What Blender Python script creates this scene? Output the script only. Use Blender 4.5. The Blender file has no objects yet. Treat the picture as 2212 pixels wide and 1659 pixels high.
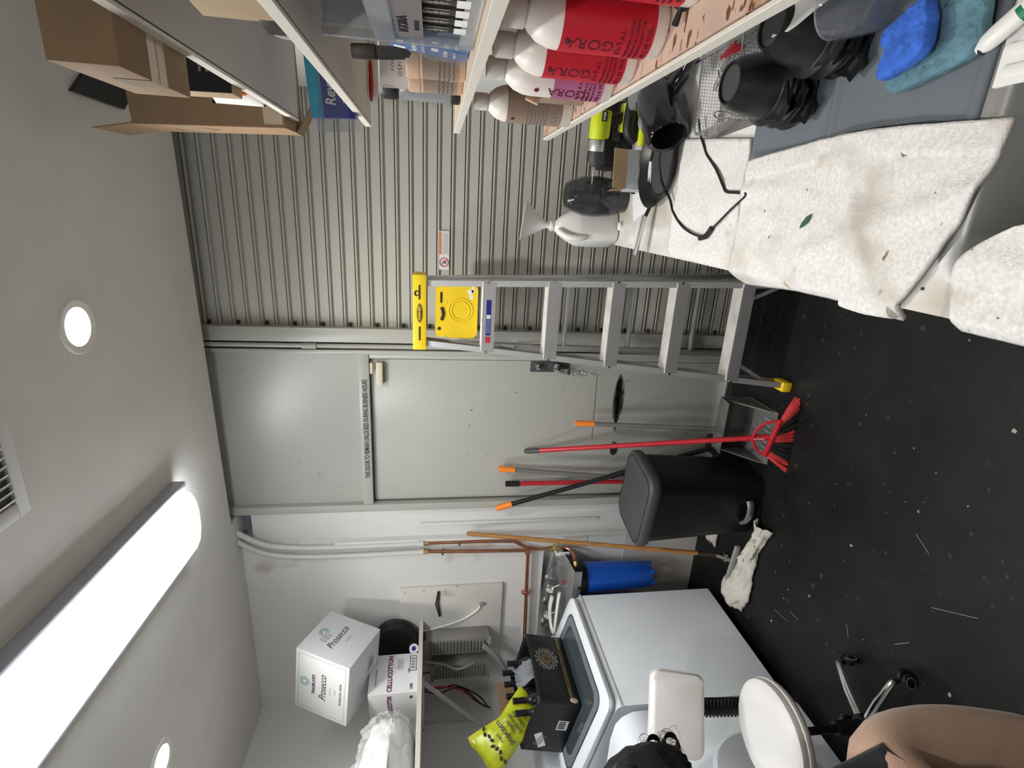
import bpy, bmesh, math, random
from mathutils import Vector, Matrix, Euler, noise
random.seed(7)
R = math.radians
PI = math.pi
SC = bpy.context.scene
COL = SC.collection

# ---------------------------------------------------------------- camera
def make_camera():
    f, yaw, pit, rol = 1127.4, .32633, .15228, .00496
    cy, sy, cp, sp, cr, sr = math.cos(yaw), math.sin(yaw), math.cos(pit), math.sin(pit), math.cos(rol), math.sin(rol)
    er = Vector((cy, sy, 0)); eu = Vector((-sp*sy, sp*cy, cp)); ef = Vector((-cp*sy, cp*cy, -sp))
    right = er*cr + eu*sr
    up = eu*cr - er*sr
    # the photographer held the camera turned by a quarter: picture-right is down
    X, Y, Z = -up, right, -ef
    cam = bpy.data.cameras.new('camera'); cam.sensor_fit = 'HORIZONTAL'; cam.sensor_width = 36
    cam.lens = 36*f/2212; cam.clip_start = .02
    o = bpy.data.objects.new('camera', cam); COL.objects.link(o)
    m = Matrix(((X.x, Y.x, Z.x, 0), (X.y, Y.y, Z.y, 0), (X.z, Y.z, Z.z, 1.73), (0, 0, 0, 1)))
    o.matrix_world = m
    SC.camera = o
make_camera()

# ---------------------------------------------------------------- world, exposure
w = bpy.data.worlds.new('world'); SC.world = w; w.use_nodes = True
w.node_tree.nodes['Background'].inputs[0].default_value = (.75, .8, .9, 1)
w.node_tree.nodes['Background'].inputs[1].default_value = .05
SC.view_settings.view_transform = 'Standard'
SC.view_settings.look = 'None'
SC.view_settings.gamma = 1
SC.view_settings.use_curve_mapping = False
SC.view_settings.exposure = 0.35
LED_WRAP = 15.5          # brightness of the long ceiling fixture
DOWNLIGHT = 58.0        # spot power of each recessed lamp
DISC = 16.0

# ---------------------------------------------------------------- materials
MATS = {}
def mat(name, col, rough=.5, metal=0., var=.06, vs=6., bump=0., bs=120., trans=0., alpha=1., ior=1.45,
        stain=None, emit=None, es=1., coat=0., spec=.5, sheen=0., stretch=(1, 1, 1)):
    """procedural principled material: noise-varied colour, optional fine relief and stains
    stain = list of (colour, noise scale, threshold, softness, stretch)"""
    m = bpy.data.materials.new(name); m.use_nodes = True
    nt = m.node_tree; N = nt.nodes; L = nt.links
    b = N['Principled BSDF']
    b.inputs['Roughness'].default_value = rough; b.inputs['Metallic'].default_value = metal
    b.inputs['IOR'].default_value = ior; b.inputs['Transmission Weight'].default_value = trans
    b.inputs['Alpha'].default_value = alpha; b.inputs['Coat Weight'].default_value = coat
    b.inputs['Specular IOR Level'].default_value = spec
    b.inputs['Sheen Weight'].default_value = sheen
    tc = N.new('ShaderNodeTexCoord')
    def noise_node(scale, st=(1, 1, 1), det=4):
        mp = N.new('ShaderNodeMapping'); mp.inputs['Scale'].default_value = st
        L.new(tc.outputs['Object'], mp.inputs['Vector'])
        n = N.new('ShaderNodeTexNoise'); n.inputs['Scale'].default_value = scale; n.inputs['Detail'].default_value = det
        L.new(mp.outputs[0], n.inputs['Vector'])
        return n
    n = noise_node(vs, stretch)
    rp = N.new('ShaderNodeValToRGB')
    c0 = [max(0, c*(1-var)) for c in col[:3]] + [1]; c1 = [min(1, c*(1+var)) for c in col[:3]] + [1]
    rp.color_ramp.elements[0].position = .3; rp.color_ramp.elements[0].color = c0
    rp.color_ramp.elements[1].position = .7; rp.color_ramp.elements[1].color = c1
    L.new(n.outputs['Fac'], rp.inputs[0])
    out = rp.outputs[0]
    for (sc, ss, th, soft, st) in (stain or []):
        sn = noise_node(ss, st, 3)
        r2 = N.new('ShaderNodeValToRGB')
        r2.color_ramp.elements[0].position = th; r2.color_ramp.elements[0].color = (0, 0, 0, 1)
        r2.color_ramp.elements[1].position = min(1, th+soft); r2.color_ramp.elements[1].color = (1, 1, 1, 1)
        L.new(sn.outputs['Fac'], r2.inputs[0])
        mx = N.new('ShaderNodeMix'); mx.data_type = 'RGBA'
        L.new(r2.outputs[0], mx.inputs[0]); L.new(out, mx.inputs[6]); mx.inputs[7].default_value = (*sc, 1)
        out = mx.outputs[2]
    L.new(out, b.inputs['Base Color'])
    if bump:
        bn = noise_node(bs, (1, 1, 1), 5)
        bp = N.new('ShaderNodeBump'); bp.inputs['Strength'].default_value = bump; bp.inputs['Distance'].default_value = .002
        L.new(bn.outputs['Fac'], bp.inputs['Height']); L.new(bp.outputs[0], b.inputs['Normal'])
    if emit:
        b.inputs['Emission Color'].default_value = (*emit, 1); b.inputs['Emission Strength'].default_value = es
    MATS[name] = m
    return m

M = MATS
mat('paint_white', (.66, .655, .64), .6, bump=.05, bs=300, var=.03, vs=2)
mat('paint_back', (.70, .69, .67), .55, bump=.05, bs=250, var=.05, vs=1.5,
    stain=[((.52, .48, .42), 2.2, .63, .05, (1, 1, .8))])
mat('paint_ceiling', (.70, .68, .645), .75, bump=.08, bs=350, var=.03)
mat('slat_paint', (.50, .495, .445), .42, bump=.05, bs=200, var=.05, vs=3,
    stain=[((.1, .08, .06), 42, .74, .02, (1, 1, .6)), ((.34, .31, .26), 9, .62, .1, (.3, 1, 1))])
mat('slat_groove', (.11, .085, .06), .7, var=.3, vs=9, stretch=(.4, 1, 1))
mat('door_paint', (.415, .415, .375), .33, bump=.06, bs=260, var=.03, vs=2.5,
    stain=[((.1, .09, .07), 55, .735, .015, (1, 1, .5))])
mat('door_scuff', (.02, .018, .015), .7, alpha=1)
mat('cavity', (.10, .10, .095), .8)
mat('dark_gap', (.03, .028, .025), .8)
mat('floor_paint', (.0085, .0085, .008), .44, bump=.25, bs=60, var=.35, vs=5, spec=.28,
    stain=[((.035, .035, .035), 26, .66, .06, (1, 1, 1)), ((.30, .29, .27), 75, .79, .010, (1, 1, 1)), ((.005, .005, .005), 2.5, .58, .12, (1, 1, 1))])
mat('shelf_face', (.68, .645, .575), .5, var=.05, vs=30, stretch=(1, 8, 8))
mat('shelf_board', (.50, .47, .435), .55, var=.04, bump=.05)
mat('shelf_top_raw', (.62, .50, .39), .6, var=.08, vs=8, stretch=(6, 1, 1))
mat('shelf_stained', (.55, .40, .32), .55, var=.10, vs=12, bump=.1,
    stain=[((.40, .24, .16), 12, .54, .12, (.6, 1, 1)), ((.14, .055, .022), 70, .585, .03, (.4, 1, 1))])
mat('marble', (.74, .73, .71), .25, var=.06, vs=5, stain=[((.50, .45, .38), 6, .54, .12, (1, .4, 1)), ((.36, .34, .31), 14, .58, .08, (.4, 1, 1)), ((.62, .60, .57), 4, .5, .1, (1, .5, 1))])
mat('towel', (.77, .755, .73), .95, bump=1., bs=330, var=.13, vs=130, sheen=.3,
    stain=[((.58, .53, .46), 5, .58, .15, (1, 1, 1)), ((.50, .41, .30), 10, .63, .12, (1, 1, 1)), ((.20, .14, .10), 38, .715, .03, (1, 1, 1)), ((.36, .25, .15), 19, .695, .07, (.7, 1.2, 1))])
mat('rag', (.60, .56, .50), .95, bump=.8, bs=300, var=.12, vs=12, stain=[((.3, .24, .17), 7, .66, .1, (1, 1, 1))])
mat('white_plastic', (.80, .79, .76), .35, var=.02)
mat('white_plastic_warm', (.78, .73, .68), .32, var=.02)
mat('white_gloss', (.82, .83, .84), .18, var=.01)
mat('appliance', (.76, .80, .83), .35, bump=.04, bs=500, var=.02)
mat('appliance_rim', (.76, .80, .84), .22, var=.01)
mat('black_plastic', (.008, .008, .0085), .45, var=.1, bump=.05, bs=300)
mat('black_satin', (.010, .010, .011), .36, var=.1)
mat('black_gloss', (.006, .006, .008), .06, var=.1, coat=.6)
mat('dark_grey_plastic', (.055, .056, .058), .5, var=.08, bump=.08, bs=250)
mat('grey_plastic', (.28, .28, .27), .5, var=.08)
mat('grey_paint', (.17, .17, .165), .45, var=.06)
mat('pvc_grey', (.60, .60, .58), .45, var=.03)
mat('aluminium', (.66, .66, .66), .38, .8, var=.05, vs=20, bump=.05, bs=400, stretch=(1, 1, .1))
mat('aluminium_worn', (.74, .71, .66), .5, .25, var=.14, vs=14, stain=[((.16, .14, .12), 26, .70, .06, (.5, 1, 1))])
mat('steel', (.58, .58, .57), .2, 1., var=.06, vs=10)
mat('steel_brushed', (.46, .47, .47), .45, 1., var=.05, vs=8, stretch=(1, 12, 1))
mat('chrome', (.75, .75, .76), .08, 1.)
mat('copper', (.62, .31, .20), .3, 1., var=.15, vs=14)
mat('brass', (.66, .50, .22), .28, 1., var=.1)
mat('ladder_yellow', (.86, .60, .02), .42, var=.05, vs=15, bump=.06, bs=200, stain=[((.62, .44, .05), 20, .66, .1, (1, 1, 1))])
mat('red_paint', (.48, .02, .03), .3, var=.06)
mat('red_bristle', (.62, .05, .05), .6, var=.2, vs=30)
mat('black_bristle', (.012, .011, .011), .7, var=.3, vs=30)
mat('orange_plastic', (.90, .25, .03), .45, var=.04)
mat('wood_handle', (.38, .17, .05), .38, var=.2, vs=9, stretch=(8, 8, .6), coat=.2)
mat('blue_filter', (.01, .085, .46), .3, var=.05)
mat('blue_print', (.05, .14, .36), .35, var=.05)
mat('blue_deep', (.02, .025, .22), .3, var=.05)
mat('teal_print', (.05, .32, .46), .4)
mat('card_kraft', (.26, .17, .095), .75, bump=.08, bs=150, var=.07, vs=5, stretch=(1, 1, 5))
mat('card_kraft_pale', (.40, .29, .17), .75, bump=.08, bs=150, var=.06)
mat('card_black', (.012, .012, .013), .35, var=.1)
mat('card_white', (.70, .70, .705), .5, var=.02, bump=.03)
mat('paper', (.78, .78, .79), .6, var=.03)
mat('paper_grey', (.42, .45, .47), .6, var=.05)
mat('tape_clear', (.46, .36, .24), .12, var=.05, coat=.5)
mat('ink_black', (.015, .015, .018), .6)
mat('ink_grey', (.22, .22, .23), .6)
mat('ink_white', (.75, .75, .74), .6)
mat('ink_silver', (.42, .41, .38), .4, .3)
mat('ink_purple', (.13, .015, .10), .6)
mat('ink_red', (.5, .03, .04), .6)
mat('ink_orange', (.72, .20, .03), .6)
mat('ink_teal', (.24, .40, .38), .6)
mat('ink_darkred', (.12, .01, .02), .6)
mat('label_red', (.52, .012, .03), .38, var=.03)
mat('label_pink', (.42, .13, .26), .38, var=.25, vs=14, stretch=(1, 1, .4))
mat('label_taupe', (.30, .215, .165), .4, var=.03)
mat('label_gold', (.14, .10, .05), .4)
mat('tan_plastic', (.56, .37, .25), .4, var=.05)
mat('lime_plastic', (.62, .70, .02), .42, var=.06, vs=18, stain=[((.30, .32, .05), 30, .68, .06, (1, 1, 1))])
mat('mat_grey', (.155, .175, .20), .42, bump=.12, bs=120, var=.08, vs=5, stain=[((.30, .33, .36), 14, .70, .08, (1, 1, 1))])
mat('sponge_blue', (.04, .14, .58), .9, bump=1., bs=120, var=.25, vs=45, stain=[((.04, .09, .16), 17, .70, .05, (1, 1, 1))])
mat('sponge_teal', (.11, .22, .27), .95, bump=1., bs=70, stain=[((.05, .10, .13), 95, .63, .10, (1, 1, 1))], var=.25, vs=30)
mat('green_plastic', (.01, .20, .09), .35)
mat('leaf_green', (.03, .09, .04), .5)
mat('vinyl_white', (.76, .745, .72), .42, var=.03, bump=.05, bs=200)
mat('hair_black', (.008, .007, .008), .38, var=.3, vs=40, bump=.6, bs=90)
mat('skin', (.42, .24, .16), .5, var=.05)
mat('trousers_tan', (.45, .29, .20), .85, bump=.6, bs=180, var=.07, vs=16, sheen=.3)
mat('cloth_black', (.012, .012, .013), .8, bump=.4, bs=200, var=.2, sheen=.3)
mat('yellow_bag', (.40, .44, .015), .25, var=.25, vs=9, stain=[((.56, .52, .06), 6, .56, .08, (1, 1, 1))])
mat('bottle_glass', (.008, .012, .012), .12, var=.1, coat=.5)
mat('bag_film', (.80, .81, .82), .12, alpha=.32, bump=.5, bs=25)
mat('clear_plastic', (.80, .82, .84), .08, alpha=.22, var=.03)
mat('clear_grey', (.34, .36, .39), .10, alpha=.45)
mat('smoked_glass', (.030, .036, .038), .04, alpha=.55, coat=.6)
mat('clear_dark', (.22, .24, .28), .06, alpha=.24, coat=.4)
mat('unit_grey', (.25, .24, .22), .55, var=.2, vs=7, stain=[((.10, .09, .08), 9, .62, .15, (1, 1, 1))])
mat('pan_grey', (.13, .13, .125), .5, var=.2, vs=9, stain=[((.30, .29, .27), 6, .62, .1, (1, 1, 1))])
mat('card_lilac', (.15, .135, .15), .4, var=.06)
mat('washer_glass', (.05, .065, .075), .04, alpha=.9, coat=.5)
mat('foam_white', (.82, .81, .80), .8, bump=.4, bs=60, var=.04, vs=9)
mat('board_dirty', (.62, .60, .56), .6, var=.07, vs=3, bump=.1, stain=[((.10, .09, .08), 20, .73, .02, (1, 1, 1)), ((.42, .37, .30), 6, .66, .1, (1, 1, 1))])
mat('primer_patch', (.56, .53, .49), .6, var=.05)
mat('light_diffuser', (.9, .9, .9), .4, emit=(.94, .97, 1.), es=LED_WRAP)
mat('light_disc', (.9, .9, .9), .4, emit=(1., .95, .86), es=DISC)
mat('fixture_metal', (.46, .48, .54), .4, .2)
mat('fleck', (.27, .26, .24), .6, var=.3, vs=3)
mat('card_kraft_light', (.52, .38, .22), .75, var=.05)
mat('wood_dark', (.045, .03, .02), .45, var=.2)
mat('red_plastic', (.42, .02, .03), .3)
mat('shutter_rubber', (.02, .02, .02), .6)
mat('beige_plastic', (.66, .60, .47), .5)

def smear(name, col):
    m = mat(name, col, .75); nt = m.node_tree; N = nt.nodes; L = nt.links
    tc = N.new('ShaderNodeTexCoord'); mp = N.new('ShaderNodeMapping'); mp.inputs['Location'].default_value = (-1, -1, -1); mp.inputs['Scale'].default_value = (2, 2, 2)
    L.new(tc.outputs['Generated'], mp.inputs[0])
    sx = N.new('ShaderNodeSeparateXYZ'); L.new(mp.outputs[0], sx.inputs[0])
    cb = N.new('ShaderNodeCombineXYZ'); L.new(sx.outputs[0], cb.inputs[0]); L.new(sx.outputs[2], cb.inputs[1])
    g = N.new('ShaderNodeTexGradient'); g.gradient_type = 'SPHERICAL'; L.new(cb.outputs[0], g.inputs[0])
    n = N.new('ShaderNodeTexNoise'); n.inputs['Scale'].default_value = 28; n.inputs['Detail'].default_value = 6; L.new(tc.outputs['Object'], n.inputs['Vector'])
    a = N.new('ShaderNodeMath'); a.operation = 'MULTIPLY'; L.new(g.outputs['Fac'], a.inputs[0]); L.new(n.outputs['Fac'], a.inputs[1])
    r = N.new('ShaderNodeMapRange'); r.inputs[1].default_value = .08; r.inputs[2].default_value = .34; L.new(a.outputs[0], r.inputs[0])
    L.new(r.outputs[0], N['Principled BSDF'].inputs['Alpha'])
smear('tar_smear', (.015, .013, .011)); smear('grime_smear', (.10, .085, .065))

# ---------------------------------------------------------------- mesh helpers
def mx(loc=(0, 0, 0), rot=(0, 0, 0), sc=(1, 1, 1)):
    return Matrix.Translation(loc) @ Euler(rot).to_matrix().to_4x4() @ Matrix.Diagonal((*sc, 1))
def frame(n, up, loc=(0, 0, 0)):
    """matrix whose local z is the normal n and local y is 'up'"""
    z = Vector(n).normalized(); x = Vector(up).cross(z).normalized(); y = z.cross(x)
    return Matrix(((x.x, y.x, z.x, loc[0]), (x.y, y.y, z.y, loc[1]), (x.z, y.z, z.z, loc[2]), (0, 0, 0, 1)))
def catmull(pts, n=6):
    p = [Vector(a) for a in pts]; out = []
    for i in range(len(p)-1):
        a = p[i-1] if i else p[i]*2-p[i+1]; b = p[i]; c = p[i+1]; d = p[i+2] if i+2 < len(p) else p[i+1]*2-p[i]
        for k in range(n):
            t = k/n
            out.append(.5*((2*b)+(c-a)*t+(2*a-5*b+4*c-d)*t*t+(3*b-a-3*c+d)*t*t*t))
    out.append(p[-1]); return out
def rrect(w, h, r, n=5):
    pts = []
    for cx, cy, a0 in ((w/2-r, h/2-r, 0), (-w/2+r, h/2-r, 90), (-w/2+r, -h/2+r, 180), (w/2-r, -h/2+r, 270)):
        for k in range(n+1):
            a = R(a0+90*k/n); pts.append((cx+r*math.cos(a), cy+r*math.sin(a)))
    return pts
class MB:
    def __init__(s): s.bm = bmesh.new()
    def box(s, size, loc=(0, 0, 0), rot=(0, 0, 0), bev=0., seg=2, m=None):
        t = bmesh.new(); bmesh.ops.create_cube(t, size=1)
        bmesh.ops.scale(t, vec=size, verts=t.verts)
        if bev: bmesh.ops.bevel(t, geom=t.edges[:], offset=bev, segments=seg, affect='EDGES', profile=.5)
        bmesh.ops.transform(t, matrix=m if m else mx(loc, rot), verts=t.verts); s._add(t); return s
    def _add(s, t):
        me = bpy.data.meshes.new('t'); t.to_mesh(me); t.free(); s.bm.from_mesh(me); bpy.data.meshes.remove(me)
    def cyl(s, r, h, loc=(0, 0, 0), rot=(0, 0, 0), r2=None, seg=24, bev=0., m=None):
        t = bmesh.new(); bmesh.ops.create_cone(t, cap_ends=True, segments=seg, radius1=r, radius2=r if r2 is None else r2, depth=h)
        if bev:
            e = [e for e in t.edges if abs(e.verts[0].co.z-e.verts[1].co.z) < 1e-6]
            bmesh.ops.bevel(t, geom=e, offset=bev, segments=2, affect='EDGES', profile=.5)
        bmesh.ops.transform(t, matrix=m if m else mx(loc, rot), verts=t.verts); s._add(t); return s
    def rod(s, a, b, r, r2=None, seg=12):
        a = Vector(a); b = Vector(b); d = b-a
        m = Matrix.Translation((a+b)/2) @ d.to_track_quat('Z', 'Y').to_matrix().to_4x4()
        return s.cyl(r, d.length, r2=r2, seg=seg, m=m)
    def bar(s, a, b, wx, wy, up=(0, 0, 1), bev=0.):
        """rectangular bar from a to b; wx across, wy along 'up'"""
        a = Vector(a); b = Vector(b); d = (b-a); z = d.normalized(); x = Vector(up).cross(z).normalized(); y = z.cross(x); c = (a+b)/2
        m = Matrix(((x.x, y.x, z.x, c.x), (x.y, y.y, z.y, c.y), (x.z, y.z, z.z, c.z), (0, 0, 0, 1)))
        return s.box((wx, wy, d.length), bev=bev, m=m)
    def tube(s, pts, r, seg=8, cap=True, flat=None):
        pts = [Vector(p) for p in pts]; n = len(pts); rs = r if isinstance(r, (list, tuple)) else [r]*n
        rings = []; nrm = None
        for i, p in enumerate(pts):
            t = (pts[min(i+1, n-1)]-pts[max(i-1, 0)]).normalized()
            if nrm is None:
                nrm = t.orthogonal().normalized() if abs(t.z) > .9 else Vector((0, 0, 1)).cross(t).normalized()
            nrm = (nrm-t*nrm.dot(t)).normalized(); bn = t.cross(nrm)
            fy = flat if flat else 1.
            rings.append([s.bm.verts.new(p+rs[i]*(math.cos(2*PI*k/seg)*nrm+fy*math.sin(2*PI*k/seg)*bn)) for k in range(seg)])
        for a, b in zip(rings, rings[1:]):
            for k in range(seg): s.bm.faces.new((a[k], a[(k+1) % seg], b[(k+1) % seg], b[k]))
        if cap: s.bm.faces.new(rings[0][::-1]); s.bm.faces.new(rings[-1])
        return s
    def loft(s, rings, cap0=True, cap1=True, closed=True):
        vs = [[s.bm.verts.new(p) for p in r] for r in rings]
        for a, b in zip(vs, vs[1:]):
            n = len(a)
            for k in range(n if closed else n-1): s.bm.faces.new((a[k], a[(k+1) % n], b[(k+1) % n], b[k]))
        if cap0: s.bm.faces.new(vs[0][::-1])
        if cap1: s.bm.faces.new(vs[-1])
        return s
    def lathe(s, prof, seg=32, m=None, cap0=False, cap1=False, sy=1.):
        rings = []
        for r, z in prof:
            rings.append([(m or Matrix()) @ Vector((r*math.cos(2*PI*k/seg), sy*r*math.sin(2*PI*k/seg), z)) for k in range(seg)])
        return s.loft(rings, cap0, cap1)
    def prism(s, poly, h, m=None):
        m = m or Matrix()
        a = [s.bm.verts.new(m @ Vector((x, y, 0))) for x, y in poly]; b = [s.bm.verts.new(m @ Vector((x, y, h))) for x, y in poly]
        n = len(a); s.bm.faces.new(a[::-1]); s.bm.faces.new(b)
        for k in range(n): s.bm.faces.new((a[k], a[(k+1) % n], b[(k+1) % n], b[k]))
        return s
    def grid(s, nx, ny, fn):
        vs = [[s.bm.verts.new(fn(i/nx, j/ny)) for j in range(ny+1)] for i in range(nx+1)]
        for i in range(nx):
            for j in range(ny): s.bm.faces.new((vs[i][j], vs[i+1][j], vs[i+1][j+1], vs[i][j+1]))
        return s
    def ball(s, r, loc=(0, 0, 0), sc=(1, 1, 1), seg=20, rot=(0, 0, 0)):
        t = bmesh.new(); bmesh.ops.create_uvsphere(t, u_segments=seg, v_segments=seg//2+2, radius=r)
        bmesh.ops.transform(t, matrix=mx(loc, rot, sc), verts=t.verts); s._add(t); return s
    def build(s, name, material, parent=None, smooth=40, solid=0., sub=0, loc=None, rot=None):
        bmesh.ops.recalc_face_normals(s.bm, faces=s.bm.faces)
        me = bpy.data.meshes.new(name); s.bm.to_mesh(me); s.bm.free()
        me.materials.append(MATS[material])
        if smooth:
            me.polygons.foreach_set('use_smooth', [True]*len(me.polygons)); me.set_sharp_from_angle(angle=R(smooth))
        o = bpy.data.objects.new(name, me); COL.objects.link(o)
        if parent: o.parent = parent
        if loc: o.location = loc
        if rot: o.rotation_euler = rot
        if solid:
            md = o.modifiers.new('solid', 'SOLIDIFY'); md.thickness = solid; md.offset = 0
        if sub:
            md = o.modifiers.new('sub', 'SUBSURF'); md.levels = sub; md.render_levels = sub
        return o
def tag(o, label, cat=None, group=None, kind=None):
    o['label'] = label
    if cat: o['category'] = cat
    if group: o['group'] = group
    if kind: o['kind'] = kind
    return o
def thing(name, label, cat, loc=(0, 0, 0), rot=(0, 0, 0), group=None):
    o = bpy.data.objects.new(name, None); COL.objects.link(o); o.location = loc; o.rotation_euler = rot
    o.empty_display_size = .05
    return tag(o, label, cat, group)
def struct(o, label=None):
    o['kind'] = 'structure'
    if label: o['label'] = label
    return o
def dup(root, loc, rot=None, label=None):
    r = root.copy(); COL.objects.link(r); r.location = loc
    if rot is not None: r.rotation_euler = rot
    if label: r['label'] = label
    for ch in root.children:
        c = ch.copy(); COL.objects.link(c); c.parent = r
        for g in ch.children:
            d = g.copy(); COL.objects.link(d); d.parent = c
    return r
def text(body, size, material, parent, m, name='lettering', xs=1., bold=0., depth=.0004, bend=0., shear=0., align='CENTER', spacing=1., pre=0.):
    cu = bpy.data.curves.new('txt', 'FONT'); cu.body = body; cu.size = size; cu.align_x = align; cu.align_y = 'CENTER'
    cu.offset = bold*size; cu.extrude = depth; cu.shear = shear; cu.space_character = spacing; cu.resolution_u = 3
    t = bpy.data.objects.new('txt', cu)
    me = bpy.data.meshes.new_from_object(t); bpy.data.objects.remove(t); bpy.data.curves.remove(cu)
    for v in me.vertices:
        v.co.x *= xs
        if pre:
            v.co = Vector((v.co.x*math.cos(R(pre))-v.co.y*math.sin(R(pre)), v.co.x*math.sin(R(pre))+v.co.y*math.cos(R(pre)), v.co.z))
        if bend:
            a = v.co.x/bend; rr = bend+v.co.z
            v.co = Vector((rr*math.sin(a), v.co.y, rr*math.cos(a)-bend))
    me.transform(m); me.materials.clear(); me.materials.append(MATS[material]); me.name = name
    o = bpy.data.objects.new(name, me); COL.objects.link(o); o.parent = parent
    return o
def fbm(x, y, z=0., s=1.):
    return noise.fractal(Vector((x*s, y*s, z)), 1., 2., 4)

# ================================================================ ROOM SHELL
XL, XR, YB, YF, ZC = -3.13, .47, 2.72, -1.3, 2.80
struct(MB().box((XR-XL+.4, YB-YF+.6, .1), ((XL+XR)/2, (YB+YF)/2+.1, -.05)).build('floor', 'floor_paint', smooth=0), 'black painted concrete floor with paint specks and scratches')
flo = bpy.data.objects['floor']; mb = MB(); rf = random.Random(3)
def fleck(x, y, r):
    k = rf.randint(5, 7); mb.prism([(x+r*math.cos(2*PI*i/k)*rf.uniform(.5, 1.2), y+r*math.sin(2*PI*i/k)*rf.uniform(.4, 1.2)) for i in range(k)], .0012, mx((0, 0, .0002)))
for _ in range(60): fleck(rf.uniform(-2.0, -.2), rf.uniform(.3, 2.4), rf.choice((.002, .003, .003, .004)))
for x, y, r in ((-1.25, 1.62, .009), (-1.47, 1.10, .011), (-.55, 1.21, .010), (-.95, 1.40, .007), (-1.62, 1.75, .008), (-1.93, 1.93, .010), (-.50, .93, .007), (-.82, .95, .006)): fleck(x, y, r)
for x, y, a, l in ((-1.85, 1.88, 100, .10), (-1.78, 1.80, 95, .06), (-1.45, 1.30, 140, .07), (-1.20, 1.18, 120, .16), (-1.05, 1.35, 60, .08), (-1.60, 1.52, 30, .05)):
    mb.box((l, .0016, .0006), (x, y, .0004), (0, 0, R(a)))
o = mb.build('paint_flecks', 'fleck', flo, smooth=0); o['kind'] = 'stuff'
mb = MB()
mb.prism([(XL-.1, YF-.1), (XR+.1, YF-.1), (XR+.1, 2.545), (-1.70, 2.617), (-1.70, YB+.05), (XL-.1, YB+.05)], .06, mx((0, 0, ZC)))
struct(mb.build('ceiling', 'paint_ceiling', smooth=0), 'grey-white ceiling ending just short of the roller shutter')
struct(MB().box((.1, YB-YF+.4, ZC+.5), (XL-.05, (YB+YF)/2, (ZC+.5)/2)).build('wall_left', 'paint_white', smooth=0), 'white side wall above the washing machine')
struct(MB().box((.1, YB-YF+.6, ZC+.5), (XR+.05, (YB+YF)/2, (ZC+.5)/2)).build('wall_right', 'paint_white', smooth=0), 'grey-white wall behind the stack of shelves')
struct(MB().box((XR-XL, .1, ZC+.5), ((XL+XR)/2, YF-.05, (ZC+.5)/2)).build('wall_front', 'paint_white', smooth=0))
# white plastered part of the back wall, left of the door
wb = MB()
wb.box((1.23+.02, .14, 3.3), (-2.515, YB+.07, 1.65))
wb = wb.build('wall_back', 'paint_back', smooth=0); struct(wb, 'white plastered wall with pipes left of the grey door')
# shallow plaster return beside the door frame
trim = MB().box((.20, .1, 2.74), (-1.80, YB+.055, 1.37), bev=.012).build('trim_1', 'paint_white')
struct(trim, 'white plaster return beside the grey door frame')
struct(MB().box((.022, .05, 1.98), (-1.905, YB-.005, 1.3), bev=.008).build('trim_2', 'paint_white'), 'rounded white edge of the plaster return')
struct(MB().box((.012, .02, 1.10), (-1.80, YB-.004, 1.25), bev=.003).build('trim_3', 'paint_white'), 'thin white cover strip beside the door')
# lower unpainted patch of the wall
p = MB().box((1.0, .004, .50), (-2.42, YB-.002, .25)).build('base_patch', 'primer_patch', wb, smooth=0)
p = MB().box((.08, .004, .16), (-1.97, YB-.002, .83), bev=.001).build('repair_patch', 'primer_patch', wb, smooth=0)
# void above the ceiling in front of the shutter
struct(MB().box((2.7, .45, .05), (-.55, 2.62, 3.25)).box((2.7, .03, .42), (-.55, 2.42, 3.04)).build('trim_4', 'cavity', smooth=0), 'dark shutter housing above the ceiling edge')
struct(MB().box((2.6, .08, 3.3), (-.45, YB+.16, 1.65)).build('wall_back_outer', 'cavity', smooth=0))

# ---------------------------------------------------------------- roller shutter: every slat its own piece
PITCH = .0672
door1 = bpy.data.objects.new('door_1', None); COL.objects.link(door1); door1.location = (-.08, 2.745, 0)
struct(door1, 'grey-green roller shutter of narrow horizontal slats')
def slat_mesh():
    mb = MB()
    prof = [(.012, 0), (-.0035, 0), (-.0055, .002), (-.0055, .041), (-.004, .0425), (.0045, .0440), (.0055, .0500), (-.004, .0525), (-.0105, .0540), (-.0120, .0565), (-.0120, .0605), (-.0095, .0632), (.002, .0636), (.002, .0672), (.012, .0672)]
    mb.loft([[(x, y, z) for y, z in prof] for x in (-.545, .62)])
    return mb
proto = slat_mesh().build('slat', 'slat_paint', door1, smooth=20)
proto.data.materials.append(M['slat_groove'])
for f in proto.data.polygons:
    if .0634 < f.center.z < .0672: f.material_index = 1
for i in range(1, 46):
    c = proto.copy(); COL.objects.link(c); c.location.z = .03+i*PITCH
proto.location.z = .03
MB().box((1.17, .02, .045), (.04, .0, .022), bev=.004).build('bottom_rail', 'slat_paint', door1)
# end locks: little black clips at every second slat next to the guide
clip = None
for i in range(1, 45, 2):
    if clip is None:
        clip = MB().box((.028, .012, .016), (0, 0, 0), bev=.004).cyl(.0035, .018, (0, -.004, 0), (PI/2, 0, 0), seg=8).build('end_lock', 'shutter_rubber', door1)
        c = clip
    else:
        c = clip.copy(); COL.objects.link(c)
    c.location = (-.528, -.016, .03+i*PITCH+.034)
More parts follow.
